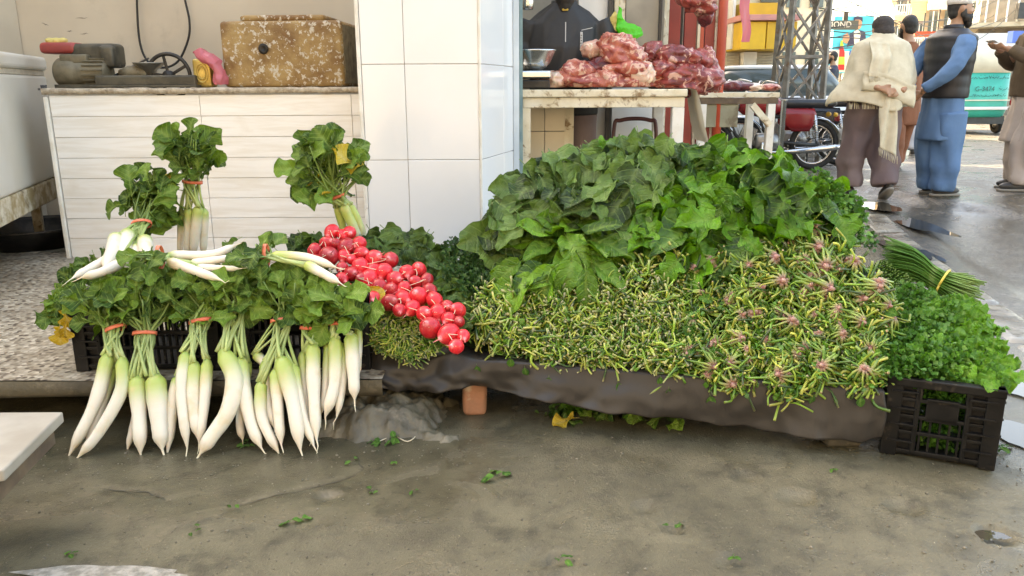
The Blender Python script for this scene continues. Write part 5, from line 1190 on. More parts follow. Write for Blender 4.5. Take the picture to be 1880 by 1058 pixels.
def shf(u, v):
    a = u * 2 * PI; ca, sa = math.cos(a), math.sin(a); t = v                # a=pi : left, a=3pi/2: back
    hem = .86 + .05 * math.sin(a * 2 + 1) + (.06 if sa > .2 else 0); lf = max(0, -ca) ** 3
    z = interp([(0, 1.49), (.06, 1.44), (.16, 1.385), (.3, 1.24), (.6, 1.06), (1, hem)], t)
    rx_ = interp([(0, .07), (.06, .11), (.16, .235), (.3, .285), (.6, .30), (1, .25)], t); ry_ = interp([(0, .075), (.06, .10), (.16, .15), (.3, .175), (.6, .20), (1, .20)], t)
    f = 1 + .05 * t * math.sin(a * 7 + t * 4) + .035 * nz(ca * 3, sa * 3, t * 5)
    x = rx_ * ca * f - lf * .20 * ss(.45, 1, t); z -= lf * .04 * ss(.5, 1, t)
    return (x, ry_ * sa * f - .01 - .04 * ss(.2, .6, t) * (sa < 0), z + .012 * math.sin((ca + sa) * 5 + t * 9) * t)
shw.grid(96, 34, shf); sho = shw.build('shawl', shm, p1, solid=.008)
tl = MB(); tl.grid(10, 30, lambda u, v: ((-.01 + .05 * v) + (u - .5) * lerp(.14, .17, v) * (1 - .25 * ss(.3, 0, v)), -.245 + .02 * math.sin(u * 9 + v * 5) - .01 * v, .95 - .46 * v - .08 * u * v)); tl.build('shawl_tail', shm, p1, solid=.006)
fl = MB(); fl.grid(14, 20, lambda u, v: (lerp(-.19, -.02, u) + .01 * math.sin(v * 5), -.165 - .075 * ss(0, .5, v) + .008 * math.sin(u * 12), lerp(1.40, 1.10, v) - .02 * u)); fl.build('shawl_fold', shm, p1, solid=.006)
dg = MB(); dg.grid(20, 8, lambda u, v: (lerp(-.24, .24, u), -.225 - .03 * math.sin(u * PI) + .01 * math.sin(v * 7), lerp(1.14, 1.04, u) - v * .16 * (1 + .2 * u) + .02 * math.sin(u * 5))); dg.build('shawl_wrap', shm, p1, solid=.006)
fr = MB()
for k in range(16): x = lerp(-.19, -.02, k / 15); fr.tube([(x, -.245, 1.105 - .02 * k / 15), (x + rnd(-.01, .01), -.25, 1.05)], .003, 4)
for k in range(14): x = lerp(-.045, .125, k / 13); fr.tube([(x, -.255, .49 - .08 * k / 13), (x + rnd(-.01, .01), -.258, .42 - .08 * k / 13)], .003, 4)
for k in range(26): x = lerp(-.30, -.04, k / 25); fr.tube([(x, -.19 + .05 * (k < 9), .885 - .02 * math.sin(k)), (x + rnd(-.01, .01), -.2 + .05 * (k < 9), .82)], .003, 4)
tag(fr.build('fringe', shm, p1), kind='stuff')
shoes(p1, [((-.13, .09, .0), .1, 0), ((.14, -.13, .06), -.1, -.55)])

# man in blue with padded vest
bl = cloth('blue_cotton', (.075, .155, .29), (.10, .195, .345), 3)
p2 = empty('person', (3.77, 7.04, gy0(3.77, 7.04)), R(-84)); tag(p2, 'person in blue clothes, black padded vest and white cap, hands clasped behind', 'person')
HZ = 1.635
mb = head(p2, (0, .05, HZ), R(-22), .02, beard=.03)
mb.loft([(0, 0, .8, .15, .11), (0, 0, 1.1, .17, .12), (0, .0, 1.38, .19, .11), (0, 0, 1.47, .07, .06)], 16)
for s in (-1, 1): mb.tube(spline([(s * .21, -.015, 1.36), (s * .28, -.09, 1.22), (s * .26, -.19, 1.07), (s * .08, -.27, .93)], 10), .03, 10); mb.tube([(s * .1, 0, .85), (s * .1, .01, .5), (s * .1, .0, .1)], [.09, .07, .045], 10)
hand(mb, Vector((.08, -.26, .93)), (-.55, -.1, -.45), (0, -1, .1), -1, .6); hand(mb, Vector((-.08, -.27, .93)), (.55, -.15, -.3), (0, -1, .1), 1, .6)
mb.build('body', skin, p2, remesh=.012)
cpp = MB(); cpp.lathe([(.092, -.01), (.097, .02), (.092, .065), (.06, .083), (0, .088)], 24, (0, .03, HZ + .045), sx=.93, sy=1.1); cpp.build('prayer_cap', pm('white_cap', (.70, .66, .62), (.6, .56, .52), 40, .8), p2)
km = MB(); km.loft([(0, 0, .50, .235, .175), (0, 0, .56, .232, .172), (0, 0, .80, .205, .155), (0, 0, 1.1, .19, .145), (0, 0, 1.35, .215, .13), (0, 0, 1.44, .12, .09)], 56)
for s in (-1, 1): km.tube(spline([(s * .205, -.01, 1.37), (s * .265, -.10, 1.20), (s * .24, -.19, 1.06), (s * .11, -.255, .955)], 10), [.075, .075, .07, .066, .064, .062, .06, .056, .05, .045, .042], 14)
ruffle(km, .022, 8, 3).build('kameez', bl, p2, remesh=.013)
tr = MB(); leg(tr, (-.1, 0, .75), (-.11, .0, .42), (-.11, .04, .045), (.14, .12, .10)); leg(tr, (.1, 0, .75), (.11, .02, .42), (.11, .0, .045), (.14, .12, .10)); ruffle(tr, .03, 7, 5).build('trousers', bl, p2, remesh=.014)
vsm = pm('black_quilted_nylon', (.012, .012, .014), (.02, .019, .022), 5, .5, bmp=.15); vst = MB()
vst.loft([(0, 0, .87 + i * .011, (.222 + .03 * ss(.3, .55, i / 54)) * (1 + .022 * abs(math.sin(i * .36))) * (1 - .42 * ss(.86, 1, i / 54)), (.172 + .005 * ss(.3, .7, i / 54)) * (1 + .03 * abs(math.sin(i * .36))) * (1 - .36 * ss(.86, 1, i / 54))) for i in range(55)], 30)
for s in (-1, 1): pass
vst.build('padded_vest', vsm, p2, remesh=.011); MB().lathe([(.085, 0), (.082, .05), (.075, .052), (.07, 0)], 20, (0, .005, 1.45), sx=.95, sy=1.0).build('vest_collar', vsm, p2)
sl_ = MB()
for s in (-1, 1): sl_.tube(spline([(s * .225, -.015, 1.37), (s * .285, -.09, 1.22), (s * .265, -.19, 1.07), (s * .12, -.275, .955)], 12), [.082, .085, .083, .08, .076, .073, .07, .068, .064, .06, .055, .05, .047], 14)
ruffle(sl_, .018, 11, 9).build('sleeves', bl, p2, remesh=.012)
shoes(p2, [((.11, .0, .0), 0, 0), ((-.11, .04, .0), 0, 0)])

p2.scale = (.965,) * 3; p1.scale = (.955,) * 3
# man in the brown waistcoat at the roadside
p3 = empty('person', (4.72, 7.3, gy0(4.72, 7.3)), R(85)); tag(p3, 'person in brown jacket and pale trousers holding a folded paper', 'person')
br = cloth('brown_wool', (.085, .055, .03), (.11, .075, .04), 8); pal = cloth('pale_pinkish_cotton', (.42, .35, .30), (.36, .30, .26), 4); HZ = 1.63
mb = head(p3, (0, .04, HZ), 0, -.15, beard=.02); mb.loft([(0, 0, .8, .15, .11), (0, 0, 1.1, .17, .12), (0, 0, 1.38, .19, .11), (0, 0, 1.47, .07, .06)], 16)
for s in (-1, 1): mb.tube([(s * .22, 0, 1.36), (s * .24, .06, 1.12), (s * .07, .33, 1.26)], [.05, .045, .03], 10); mb.tube([(s * .1, 0, .85), (s * .1, .02, .5), (s * .1, .02, .1)], [.09, .07, .045], 10)
hand(mb, Vector((.07, .33, 1.26)), (-.3, .7, .15), (-.3, -.3, .8), -1, .7); hand(mb, Vector((-.07, .33, 1.26)), (.3, .7, .15), (.3, -.3, .8), 1, .7); mb.build('body', skin, p3, remesh=.012)
km = MB(); km.loft([(0, .02, .44, .24, .20), (0, .02, .6, .23, .18), (0, 0, .9, .2, .15), (0, 0, 1.3, .2, .13)], 24); ruffle(km, .03, 8, 6).build('kameez', pal, p3, remesh=.014)
jk = MB(); jk.loft([(0, 0, .84, .235, .185), (0, 0, 1.0, .225, .175), (0, 0, 1.2, .23, .165), (0, 0, 1.38, .235, .14), (0, 0, 1.47, .1, .085)], 26)
for s in (-1, 1): jk.tube(spline([(s * .22, 0, 1.37), (s * .28, .03, 1.2), (s * .25, .12, 1.13), (s * .09, .31, 1.25)], 10), [.085, .085, .08, .078, .075, .072, .068, .064, .06, .055, .05], 14)
ruffle(jk, .018, 9, 2).build('jacket', br, p3, remesh=.012)
tr = MB(); leg(tr, (-.1, 0, .75), (-.12, .05, .42), (-.12, .06, .06), (.14, .13, .10)); leg(tr, (.1, 0, .75), (.11, .0, .42), (.11, -.02, .06), (.14, .13, .10)); ruffle(tr, .03, 7, 5).build('trousers', pal, p3, remesh=.014)
shoes(p3, [((-.12, .07, .0), 0, 0), ((.11, -.02, .0), 0, 0)])
pa = empty('folded_paper', p3.matrix_basis @ Vector((0, .43, 1.32))); tag(pa, 'folded white paper held in both hands', 'paper'); o = MB().box((0, 0, 0), (.05, .14, .004), Matrix.Rotation(.5, 3, 'Y')).build('sheet', whitew, pa, False)

# butcher
p4_ = empty('person', (tx(1034, 5.38), 5.38, PZ), PI); tag(p4_, 'bearded person in a black jacket standing behind the meat table', 'person'); HZ = 1.535
jkm = pm('black_softshell', (.014, .013, .012), (.022, .02, .018), 5, .6, bmp=.2, bscale=25)
mb = head(p4_, (0, .06, HZ), 0, -.3, beard=.06); mb.loft([(0, 0, .8, .15, .11), (0, 0, 1.1, .17, .12), (0, .0, 1.32, .19, .11), (0, 0, 1.41, .07, .06)], 16)
mb.tube([(-.22, 0, 1.3), (-.27, .08, 1.06), (-.06, .28, 1.0)], [.05, .045, .03], 10); mb.tube([(.22, 0, 1.3), (.28, .06, 1.06), (.22, .3, 1.0)], [.05, .045, .03], 10)
for s in (-1, 1): mb.tube([(s * .1, 0, .85), (s * .1, .01, .5), (s * .1, .0, .06)], [.09, .07, .045], 10)
hand(mb, Vector((-.06, .28, 1.0)), (.25, .5, -.2), (0, -.2, -1), 1, .7); hand(mb, Vector((.22, .3, 1.0)), (-.1, .6, -.2), (0, -.2, -1), -1, .7); mb.build('body', skin, p4_, remesh=.012)
jk = MB(); jk.loft([(0, .02, .72, .225, .165), (0, .02, .95, .23, .17), (0, .01, 1.15, .245, .17), (0, 0, 1.30, .25, .14), (0, 0, 1.375, .17, .11), (0, .01, 1.43, .085, .08)], 26)
for pts in ([(-.235, 0, 1.31), (-.30, .03, 1.15), (-.27, .12, 1.05), (-.08, .26, 1.005)], [(.235, 0, 1.31), (.31, .03, 1.15), (.29, .12, 1.05), (.225, .28, 1.005)]): jk.tube(spline(pts, 10), [.09, .09, .086, .082, .08, .076, .072, .066, .06, .055, .05], 14)
ruffle(jk, .018, 10, 4).build('jacket', jkm, p4_, remesh=.011)
MB().lathe([(.09, 0), (.085, .06), (.076, .062), (.075, 0)], 20, (0, .02, 1.38)).build('collar', jkm, p4_); MB().box((0, .105, 1.40), (.045, .03, .06)).build('yellow_shirt_front', pm('mustard_shirt', (.5, .34, .06), None, 5, .8), p4_, False, bevel=.01)
zp = pm('pale_print', (.45, .45, .44), None, 5, .5)
MB().bar((0, .186, .80), (0, .168, 1.30), .006, .004).build('zip', zp, p4_, False); MB().box((-.10, .179, 1.19), (.016, .006, .10)).build('chest_patch', zp, p4_, False, bevel=.002)
for k in range(5): MB().box((-.10 + .003 * (k % 2), .1825, 1.155 + k * .016), (.008, .002, .005)).build('patch_mark', blk, p4_, False)
MB().bar((-.10, .178, 1.25), (-.17, .165, 1.265), .004, .004).build('pocket_piping', zp, p4_, False)
tr = MB(); leg(tr, (-.1, 0, .75), (-.11, .0, .42), (-.11, 0, .05), (.13, .11, .09)); leg(tr, (.1, 0, .75), (.11, .0, .42), (.11, .0, .05), (.13, .11, .09)); tr.build('trousers', trm, p4_, remesh=.014); shoes(p4_, [((.11, 0, 0), 0, 0), ((-.11, 0, 0), 0, 0)])
# passers-by farther down the street
def walker(label, x, y, Y, rz, top, bot, stride=.12, h=1.68):
    q = P(x, y, Y); r = empty('person', (q.x, Y, gz(q.x, Y)), rz); tag(r, label, 'person', None); s = h / 1.72
    mb = head(r, (0, .03, 1.60 * s), 0, 0, .02); mb.loft([(0, 0, .8, .15, .1), (0, 0, 1.35 * s, .18, .1), (0, 0, 1.44 * s, .06, .06)], 12)
    for k in (-1, 1): mb.tube([(k * .2, 0, 1.33 * s), (k * .25, .02, 1.08), (k * .22, .12 * k, .86)], [.05, .045, .03], 10); hand(mb, Vector((k * .22, .12 * k, .86)), (0, .2 * k, -1), (-k, 0, 0), k, .4); mb.tube([(k * .09, 0, .85), (k * .1, k * stride * .6, .5), (k * .1, k * stride, .08)], [.09, .07, .045], 10)
    mb.build('body', skin, r, remesh=.015); km = MB(); km.loft([(0, 0, .5, .23, .18), (0, 0, .9, .2, .15), (0, 0, 1.32 * s, .215, .12), (0, 0, 1.43 * s, .08, .07)], 20)
    for k in (-1, 1): km.tube([(k * .2, 0, 1.34 * s), (k * .26, .02, 1.1), (k * .225, .11 * k, .88)], [.08, .07, .05], 12)
    ruffle(km, .02, 8).build('kameez', top, r, remesh=.016); tr = MB()
    for k in (-1, 1): leg(tr, (k * .09, 0, .7), (k * .1, k * stride * .6, .42), (k * .1, k * stride, .08), (.13, .11, .085))
    tr.build('trousers', bot, r, remesh=.016); shoes(r, [((.1, stride, 0), 0, 0), ((-.1, -stride, 0), 0, 0)])
rust = cloth('rust_cotton', (.20, .07, .03), (.25, .09, .04)); whc = cloth('white_cotton', (.55, .55, .58), (.48, .48, .52)); dk_ = cloth('navy_cotton', (.03, .035, .06), (.05, .05, .08))
walker('person in rust brown clothes walking ahead of the cream shawl', 1645, 275, 9.0, .2, rust, rust); walker('person in white trousers passing beyond the blue clothed man', 1690, 262, 11.5, -.4, whc, whc, .2)
walker('person in dark clothes standing beyond the steel pylon', 1522, 200, 17, 1.2, dk_, dk_); walker('person in red standing near the billboard', 1508, 195, 19, .4, cloth('red_cotton', (.4, .04, .04), (.3, .03, .03)), dk_)

# ------------------------------------------------------------------ motorcycles
tyre = pm('tyre_rubber', (.015, .015, .015), (.03, .028, .026), 20, .75); chrome = pm('chrome', (.62, .62, .62), (.5, .5, .5), 6, .14, metal=1.0); tankred = pm('bike_red_paint', (.26, .012, .015), (.22, .01, .012), 4, .22)
seatm = pm('black_vinyl', (.012, .012, .014), (.02, .02, .022), 8, .35); alloy = pm('engine_alloy', (.36, .35, .33), (.22, .21, .2), 14, .4, metal=.8)
def motorcycle(label, loc, rz, paint):
    r = empty('motorcycle', loc, rz); tag(r, label, 'motorcycle', 'motorcycles parked by the stall'); vx = Matrix.Rotation(PI / 2, 3, 'X'); Rw = .285
    for wx in (0, -1.2):
        c = Vector((wx, 0, Rw)); w_ = MB().torus(c, Rw - .034, .034, 40, 10, vx).build('wheel', tyre, r); MB().torus(c, Rw - .068, .012, 40, 8, vx).build('rim', chrome, w_)
        MB().lathe([(0, -.05), (.055, -.05), (.06, 0), (.055, .05), (0, .05)], 18, c, vx).build('hub', alloy, w_); sp = MB()
        for k in range(28):
            a = 2 * PI * k / 28; b = a + (.5 if k % 2 else -.5); sp.tube([c + Vector((.05 * math.cos(b), .03 * (1 if k % 4 < 2 else -1), .05 * math.sin(b))), c + Vector(((Rw - .07) * math.cos(a), 0, (Rw - .07) * math.sin(a)))], .0022, 4)
        tag(sp.build('spokes', chrome, w_), kind='stuff')
        f = MB(); a0, a1 = ((-.5, 2.3) if wx == 0 else (.5, 2.9))
        f.grid(20, 6, lambda u, v: (wx + (Rw + .03 - .02 * abs(2 * v - 1) ** 2) * math.cos(lerp(a0, a1, u)), (v - .5) * .12, Rw + (Rw + .03 - .02 * abs(2 * v - 1) ** 2) * math.sin(lerp(a0, a1, u)))); f.build('mudguard', chrome, r, solid=.003)
    mb = MB().loft([(-.12, 0, .70, .30, .11, .7), (-.12, 0, .73, .34, .125, .7), (-.12, 0, .775, .33, .12, .7), (-.14, 0, .79, .28, .10, .7)], 26); mb.build('seat', seatm, r)
    mb = MB().loft([(-.64, 0, .62, .19, .07, .8), (-.64, 0, .67, .25, .12, .8), (-.63, 0, .76, .24, .125, .8), (-.63, 0, .81, .17, .09, .8)], 26); mb.build('fuel_tank', paint, r)
    for s in (-1, 1):
        MB().loft([(-.2, s * .10, .44, .10, .015), (-.22, s * .105, .52, .17, .022), (-.22, s * .105, .62, .19, .022), (-.22, s * .10, .69, .16, .015)], 18).build('side_panel', paint, r)
        MB().tube([(.0, s * .10, .30), (-.05, s * .105, .62)], .018, 10).build('shock_absorber', chrome, r); sp = MB()
        for k in range(9): sp.torus((-.010 - .0045 * k, s * .102, .36 + .025 * k), .022, .005, 14, 6)
        sp.build('spring', chrome, r); MB().tube([(-.45, s * .09, .32), (-.2, s * .1, .30), (.02, s * .1, .285)], [.02, .018, .02], 10).build('swing_arm', blk, r)
        MB().tube([(-1.2, s * .085, .285), (-1.02, s * .085, .72), (-.98, s * .085, .82)], [.02, .022, .018], 10).build('fork', chrome, r)
        MB().tube([(.17, s * .09, .62), (.2, s * .11, .62)], [.03, .02], 10).build('indicator', bpy.data.materials['yellow_plastic'], r)
    MB().tube(spline([(-.62, -.11, .32), (-.6, -.13, .22), (-.3, -.14, .22), (.05, -.14, .25), (.26, -.14, .27)], 20), [.016] * 9 + [.02, .026, .03, .033, .034, .034, .034, .034, .034, .034, .03, .02], 12).build('exhaust', chrome, r)
    MB().box((-.56, 0, .33), (.26, .2, .17)).build('crankcase', alloy, r, True, bevel=.04, seg=3); MB().lathe([(0, 0), (.085, 0), (.08, .03), (0, .04)], 20, (-.5, -.1, .32), vx).build('engine_cover', alloy, r)
    cy2 = MB()
    for k in range(7): cy2.box((-.70 - k * .016, 0, .40 + k * .010), (.010, .15, .13), Matrix.Rotation(.35, 3, 'Y'))
    cy2.build('cylinder_fins', alloy, r, False); MB().tube(spline([(-1.0, 0, .80), (-.8, 0, .66), (-.5, 0, .60), (-.2, 0, .62), (.1, 0, .64)], 14), .024, 10).build('frame_tube', blk, r); MB().tube(spline([(-.98, 0, .72), (-.9, 0, .4), (-.6, 0, .22), (-.4, 0, .22)], 12), .02, 10).build('frame_tube', blk, r)
    MB().tube(spline([(-.86, -.34, .98), (-.96, -.2, 1.0), (-1.0, 0, .92), (-.96, .2, 1.0), (-.86, .34, .98)], 20), .012, 8).build('handlebar', chrome, r); MB().lathe([(0, -.05), (.05, -.05), (.085, .04), (.08, .06), (0, .065)], 20, (-1.1, 0, .82), Matrix.Rotation(-PI / 2, 3, 'Y')).build('headlamp', chrome, r)
    MB().box((.24, 0, .58), (.04, .09, .07)).build('tail_lamp', tankred, r, True, bevel=.012); MB().box((.29, 0, .40), (.012, .17, .12)).build('number_plate', whitew, r, False); MB().tube(spline([(.02, -.1, .74), (.22, -.1, .80), (.24, .1, .80), (.02, .1, .74)], 12), .008, 6).build('carrier_rail', chrome, r)
    MB().tube([(-.35, .12, .25), (-.30, .3, .01)], .01, 8).build('side_stand', blk, r)
    return r
mx = P(1493, 265, 9.1); motorcycle('red motorcycle with long black seat parked behind the second table', (mx.x, 9.1, gz(mx.x, 9.1)), 0, tankred)
m2 = P(1540, 270, 9.75); motorcycle('dark motorcycle half hidden behind the red motorcycle', (m2.x, 9.75, gz(m2.x, 9.75)), R(-8), pm('bike_black_paint', (.02, .02, .025), None, 5, .25))

# ------------------------------------------------------------------ street beyond
galv = pm('weathered_galvanised_steel', (.24, .22, .19), (.16, .145, .125), 10, .55, metal=.3, stain=(.16, .08, .04), st_scale=9)
py_ = 10.6; pxc = tx(1464, py_); pyl = empty('lattice_pylon', (pxc, py_, .1)); tag(pyl, 'grey steel lattice power pylon rising beside the motorcycles', 'pylon')
wb = .25
for sx in (-1, 1):
    for sy in (-1, 1): MB().bar((sx * wb, sy * wb, 0), (sx * wb * .62, sy * wb * .62, 9), .06, .06).build('leg', galv, pyl, False)
for k in range(13):
    z0, z1 = .1 + k * .62, .1 + (k + 1) * .62; w0, w1 = wb * (1 - .38 * z0 / 9), wb * (1 - .38 * z1 / 9)
    for a, b in (((-1, -1), (1, -1)), ((1, -1), (1, 1)), ((1, 1), (-1, 1)), ((-1, 1), (-1, -1))):
        MB().bar((a[0] * w0, a[1] * w0, z0), (b[0] * w1, b[1] * w1, z1), .03, .03).build('brace', galv, pyl, False); MB().bar((b[0] * w0, b[1] * w0, z0), (a[0] * w1, a[1] * w1, z1), .03, .03).build('brace', galv, pyl, False)
        if k % 2 == 0: MB().bar((a[0] * w0, a[1] * w0, z0), (b[0] * w0, b[1] * w0, z0), .035, .035).build('crossbar', galv, pyl, False)
def cx_(x, Y): return P(x, 160, Y).x
def cz_(y, Y): return P(940, y, Y).z
yel_ = pm('yellow_shop_paint', (.72, .43, .02), (.62, .36, .02), 3, .5, stain=(.4, .25, .05), st_lo=.68, st_hi=.8); pinks = pm('faded_pink_paint', (.60, .26, .22), (.5, .22, .2), 4, .6); cream = pm('cream_wall', (.66, .58, .42), (.56, .48, .34), 2, .8, stain=(.35, .29, .2), st_lo=.6, st_hi=.75, st_scale=2)
wing = pm('window_glass', (.05, .07, .07), (.08, .1, .1), 2, .12); shut = pm('rolled_shutter', (.50, .44, .33), (.42, .36, .26), 5, .6)
Y_ = 14.0; yb = empty('yellow_shop', (cx_(1385, Y_), Y_, 0)); tag(yb, 'yellow fronted shop with pink ledge and ribbed shutters', 'building')
def bb(root, nm, mat, xa, xb, ya, yb_, Y, d, off=0, bev=.004):
    a, b = cx_(xa, Y), cx_(xb, Y); z1, z0 = cz_(ya, Y), cz_(yb_, Y); return MB().box(((a + b) / 2 - root.location.x, Y - root.location.y + off + d / 2, (z0 + z1) / 2), (b - a, d, z1 - z0)).build(nm, mat, root, False, bevel=bev)
bb(yb, 'wall', cream, 1100, 1437, -260, 262, Y_, 5.0, .5); bb(yb, 'fascia', yel_, 1343, 1386, 46, 95, Y_, .9, -.4); bb(yb, 'fascia', yel_, 1388, 1440, 46, 95, Y_, .9, -.4); bb(yb, 'fascia_upper', yel_, 1352, 1420, 8, 32, Y_, .4, .0); bb(yb, 'ledge', pinks, 1338, 1444, 34, 44, Y_, 1.1, -.5)
for k in range(11): bb(yb, 'shutter_slat', shut, 1342, 1366, 98 + k * 5.2, 102.6 + k * 5.2, Y_, .05, .40)
bb(yb, 'pier', whitew, 1368, 1392, 97, 160, Y_, .3, .2)
for k in range(11): bb(yb, 'shutter_slat', shut, 1394, 1436, 98 + k * 5.2, 102.6 + k * 5.2, Y_, .05, .40)
bb(yb, 'window', wing, 1327, 1341, 48, 68, Y_, .05, .44); bb(yb, 'window', wing, 1400, 1432, -40, 2, Y_, .05, .42); bb(yb, 'pillar', whitew, 1340, 1345, 0, 92, Y_, .3, .1)
# parked hatchback behind the tables
carw = pm('white_car_paint', (.70, .70, .70), (.64, .64, .64), 3, .2); cr_ = empty('parked_car', (cx_(1400, 11.8), 12.2, .1), R(90)); tag(cr_, 'white hatchback parked behind the second table', 'car')
MB().loft([(0, 0, .22, .76, 1.65, .6), (0, 0, .45, .79, 1.72, .6), (0, 0, .78, .77, 1.70, .6), (0, 0, .84, .72, 1.6, .6)], 36).build('body', carw, cr_); MB().loft([(0, -.2, .82, .70, 1.15, .6), (0, -.2, 1.1, .62, .92, .6), (0, -.2, 1.22, .58, .80, .6)], 32).build('window_band', wing, cr_); MB().loft([(0, -.2, 1.215, .585, .82, .6), (0, -.2, 1.27, .5, .7, .6)], 32).build('roof', carw, cr_)
for sx in (-1, 1):
    for sy in (-1, 1): w_ = MB().torus((sx * .70, sy * 1.05, .27), .2, .075, 28, 10, Matrix.Rotation(PI / 2, 3, 'Y')).build('wheel', tyre, cr_); MB().lathe([(0, -.04), (.16, -.04), (.16, .04), (0, .05)], 18, (sx * .72, sy * 1.05, .27), Matrix.Rotation(PI / 2, 3, 'Y')).build('rim', alloy, w_)
    MB().box((sx * .5, 1.66, .62), (.25, .08, .13)).build('headlight', bright, cr_, True, bevel=.03)
# auto rickshaw
teal = pm('rickshaw_green', (.02, .40, .30), (.02, .34, .26), 3, .4); canv = pm('pale_canvas', (.66, .62, .48), (.58, .54, .42), 4, .8); Y_ = 16.4
rk = empty('auto_rickshaw', (cx_(1812, Y_), Y_, .1)); tag(rk, 'green auto rickshaw with cream canvas roof seen from behind', 'rickshaw')
MB().loft([(0, 1.2, .34, .62, 1.15, .45), (0, 1.2, .5, .66, 1.2, .45), (0, 1.2, 1.22, .655, 1.17, .45)], 40).build('body', teal, rk); MB().loft([(0, 1.2, 1.22, .66, 1.18, .45), (0, 1.2, 1.62, .64, 1.12, .45), (0, 1.2, 1.76, .52, 1.0, .5)], 40).build('canvas_roof', canv, rk)
MB().box((0, -.02, .52), (1.26, .05, .06)).build('bumper', whitew, rk, False, bevel=.01); MB().box((0, .9, .28), (1.0, 1.6, .16)).build('chassis', blk, rk, False); MB().box((0, -.012, .68), (1.24, .02, .025)).build('trim_strip', canv, rk, False)
for wx, wy_ in ((-.52, .35), (.52, .35), (0, 2.2)): w_ = MB().torus((wx, wy_, .2), .15, .055, 24, 8, Matrix.Rotation(PI / 2, 3, 'Y')).build('wheel', tyre, rk); MB().lathe([(0, -.04), (.1, -.04), (.1, .04), (0, .04)], 16, (wx, wy_, .2), Matrix.Rotation(PI / 2, 3, 'Y')).build('rim', alloy, w_)
for s in (-1, 1): MB().box((s * .54, -.02, .64), (.09, .05, .12)).build('tail_lamp', tankred, rk, True, bevel=.015)
txm = pm('dark_green_print', (.01, .09, .07), None, 5, .5)
text('G-3474', .13, txm, 'plate_lettering', rk, Matrix.Translation((-.04, -.008, .90)) @ Matrix.Rotation(PI / 2, 4, 'X'))
def script(root, x0, x1, z, s, seed):
    rg = random.Random(seed); mb = MB(); x = x1
    while x > x0:
        L = rg.uniform(.6, 1.8) * s; pts = [(x, -.010, z + rg.uniform(-.2, .9) * s), (x - L * .3, -.010, z - .2 * s), (x - L * .6, -.010, z + rg.uniform(-.3, .5) * s), (x - L, -.010, z + rg.uniform(-.6, .9) * s)]; mb.tube(spline(pts, 8), s * .10, 5)
        if rg.random() < .6: mb.ball((x - L * .5, -.010, z + s * rg.choice((-.7, .9))), s * .14, 6)
        x -= L + s * .25
    mb.build('script_lettering', txm, root)
script(rk, -.40, .42, 1.12, .055, 4); script(rk, .26, .50, .90, .05, 6); script(rk, -.30, .40, .77, .045, 9)

# far street
def facade(label, xa, xb, Yn, h, dep, mat, floors, cols, ang=0, bal=True, ground_z=0):
    a, b = cx_(xa, Yn), cx_(xb, Yn); r = empty('building', ((a + b) / 2, Yn, 0), ang); tag(r, label, 'building', 'buildings along the street'); W = b - a
    MB().box((0, dep / 2, h / 2), (W, dep, h)).build('wall', mat, r, False); fh = h / floors
    for f in range(floors):
        for c in range(cols):
            x = -W / 2 + W * (c + .5) / cols; z = fh * (f + .55); w_ = MB().box((x, -.03, z), (W / cols * .55, .08, fh * .5)).build('window', wing, r, False); MB().box((x, -.085, z), (.07, .03, fh * .5)).build('mullion', whitew, w_, False)
            w_ = MB().box((-W / 2 - .03, dep * (c + .5) / cols, z), (.08, dep / cols * .55, fh * .5)).build('window', wing, r, False); MB().box((-W / 2 - .085, dep * (c + .5) / cols, z), (.03, .07, fh * .5)).build('mullion', whitew, w_, False)
        if bal and f: 
            MB().box((-.35, -.25 + dep / 2 - .3, fh * f), (W + .9, dep + .9, .14)).build('balcony', cream, r, False)
            g = MB(); n = 18
            for k in range(n): g.box((-W / 2 - .75, -.6 + (dep + .6) * k / n, fh * f + .42), (.05, .05, .7)); g.box((-W / 2 - .75 + (W + .75) * k / n, -.95, fh * f + .42), (.05, .05, .7))
            tag(g.build('railing', whitew, r, False), kind='stuff'); MB().box((-W / 2 - .75, dep / 2 - .3, fh * f + .8), (.07, dep + .7, .06)).build('handrail', whitew, r, False); MB().box((-.35, -.95, fh * f + .8), (W + .8, .07, .06)).build('handrail', whitew, r, False)
    return r
tan = pm('tan_brick_wall', (.36, .28, .19), (.28, .21, .14), 3, .85, stain=(.5, .42, .3), st_scale=2); pinkw = pm('pinkish_wall', (.50, .36, .28), (.42, .3, .23), 2, .8); greyb = pm('grey_brown_wall', (.30, .26, .21), (.22, .19, .15), 3, .85)
facade('tan brick building with tiers of balconies beyond the rickshaw', 1690, 1790, 44, 11, 14, tan, 4, 4, -R(27)); facade('grey brown building with balconies behind the brown jacket', 1800, 2050, 27, 9, 13, greyb, 3, 4, -R(27))
facade('pinkish building farther down the road', 1650, 1700, 66, 13, 16, pinkw, 4, 3, -R(27)); facade('pale far building closing the street', 1590, 1640, 130, 9, 20, cream, 4, 5, bal=False); facade('cream building behind the pylon', 1380, 1506, 26, 8, 10, cream, 3, 3, bal=False)
for lb, xa, xb, ya, yb_, Y, mm in (('long white shop awning behind the rickshaw', 1776, 1900, 66, 104, 24, whitew), ('red shop sign band below the balconies', 1668, 1742, 62, 72, 42, redpipe), ('white advertising board on the tan building', 1690, 1728, 2, 22, 42.5, whitew), ('yellow shop sign under the tan building', 1690, 1712, 78, 92, 42.3, yel_), ('blue notice board near the brown jacket', 1846, 1880, 62, 84, 22, pm('sign_blue', (.08, .16, .5), None, 4, .5))):
    r = empty('shop_sign', (cx_((xa + xb) / 2, Y), Y, 0)); tag(r, lb, 'sign'); bb(r, 'panel', mm, xa, xb, ya, yb_, Y, .25); bb(r, 'bracket', blk, (xa + xb) / 2 - 1, (xa + xb) / 2 + 1, yb_, 190, Y, .1)
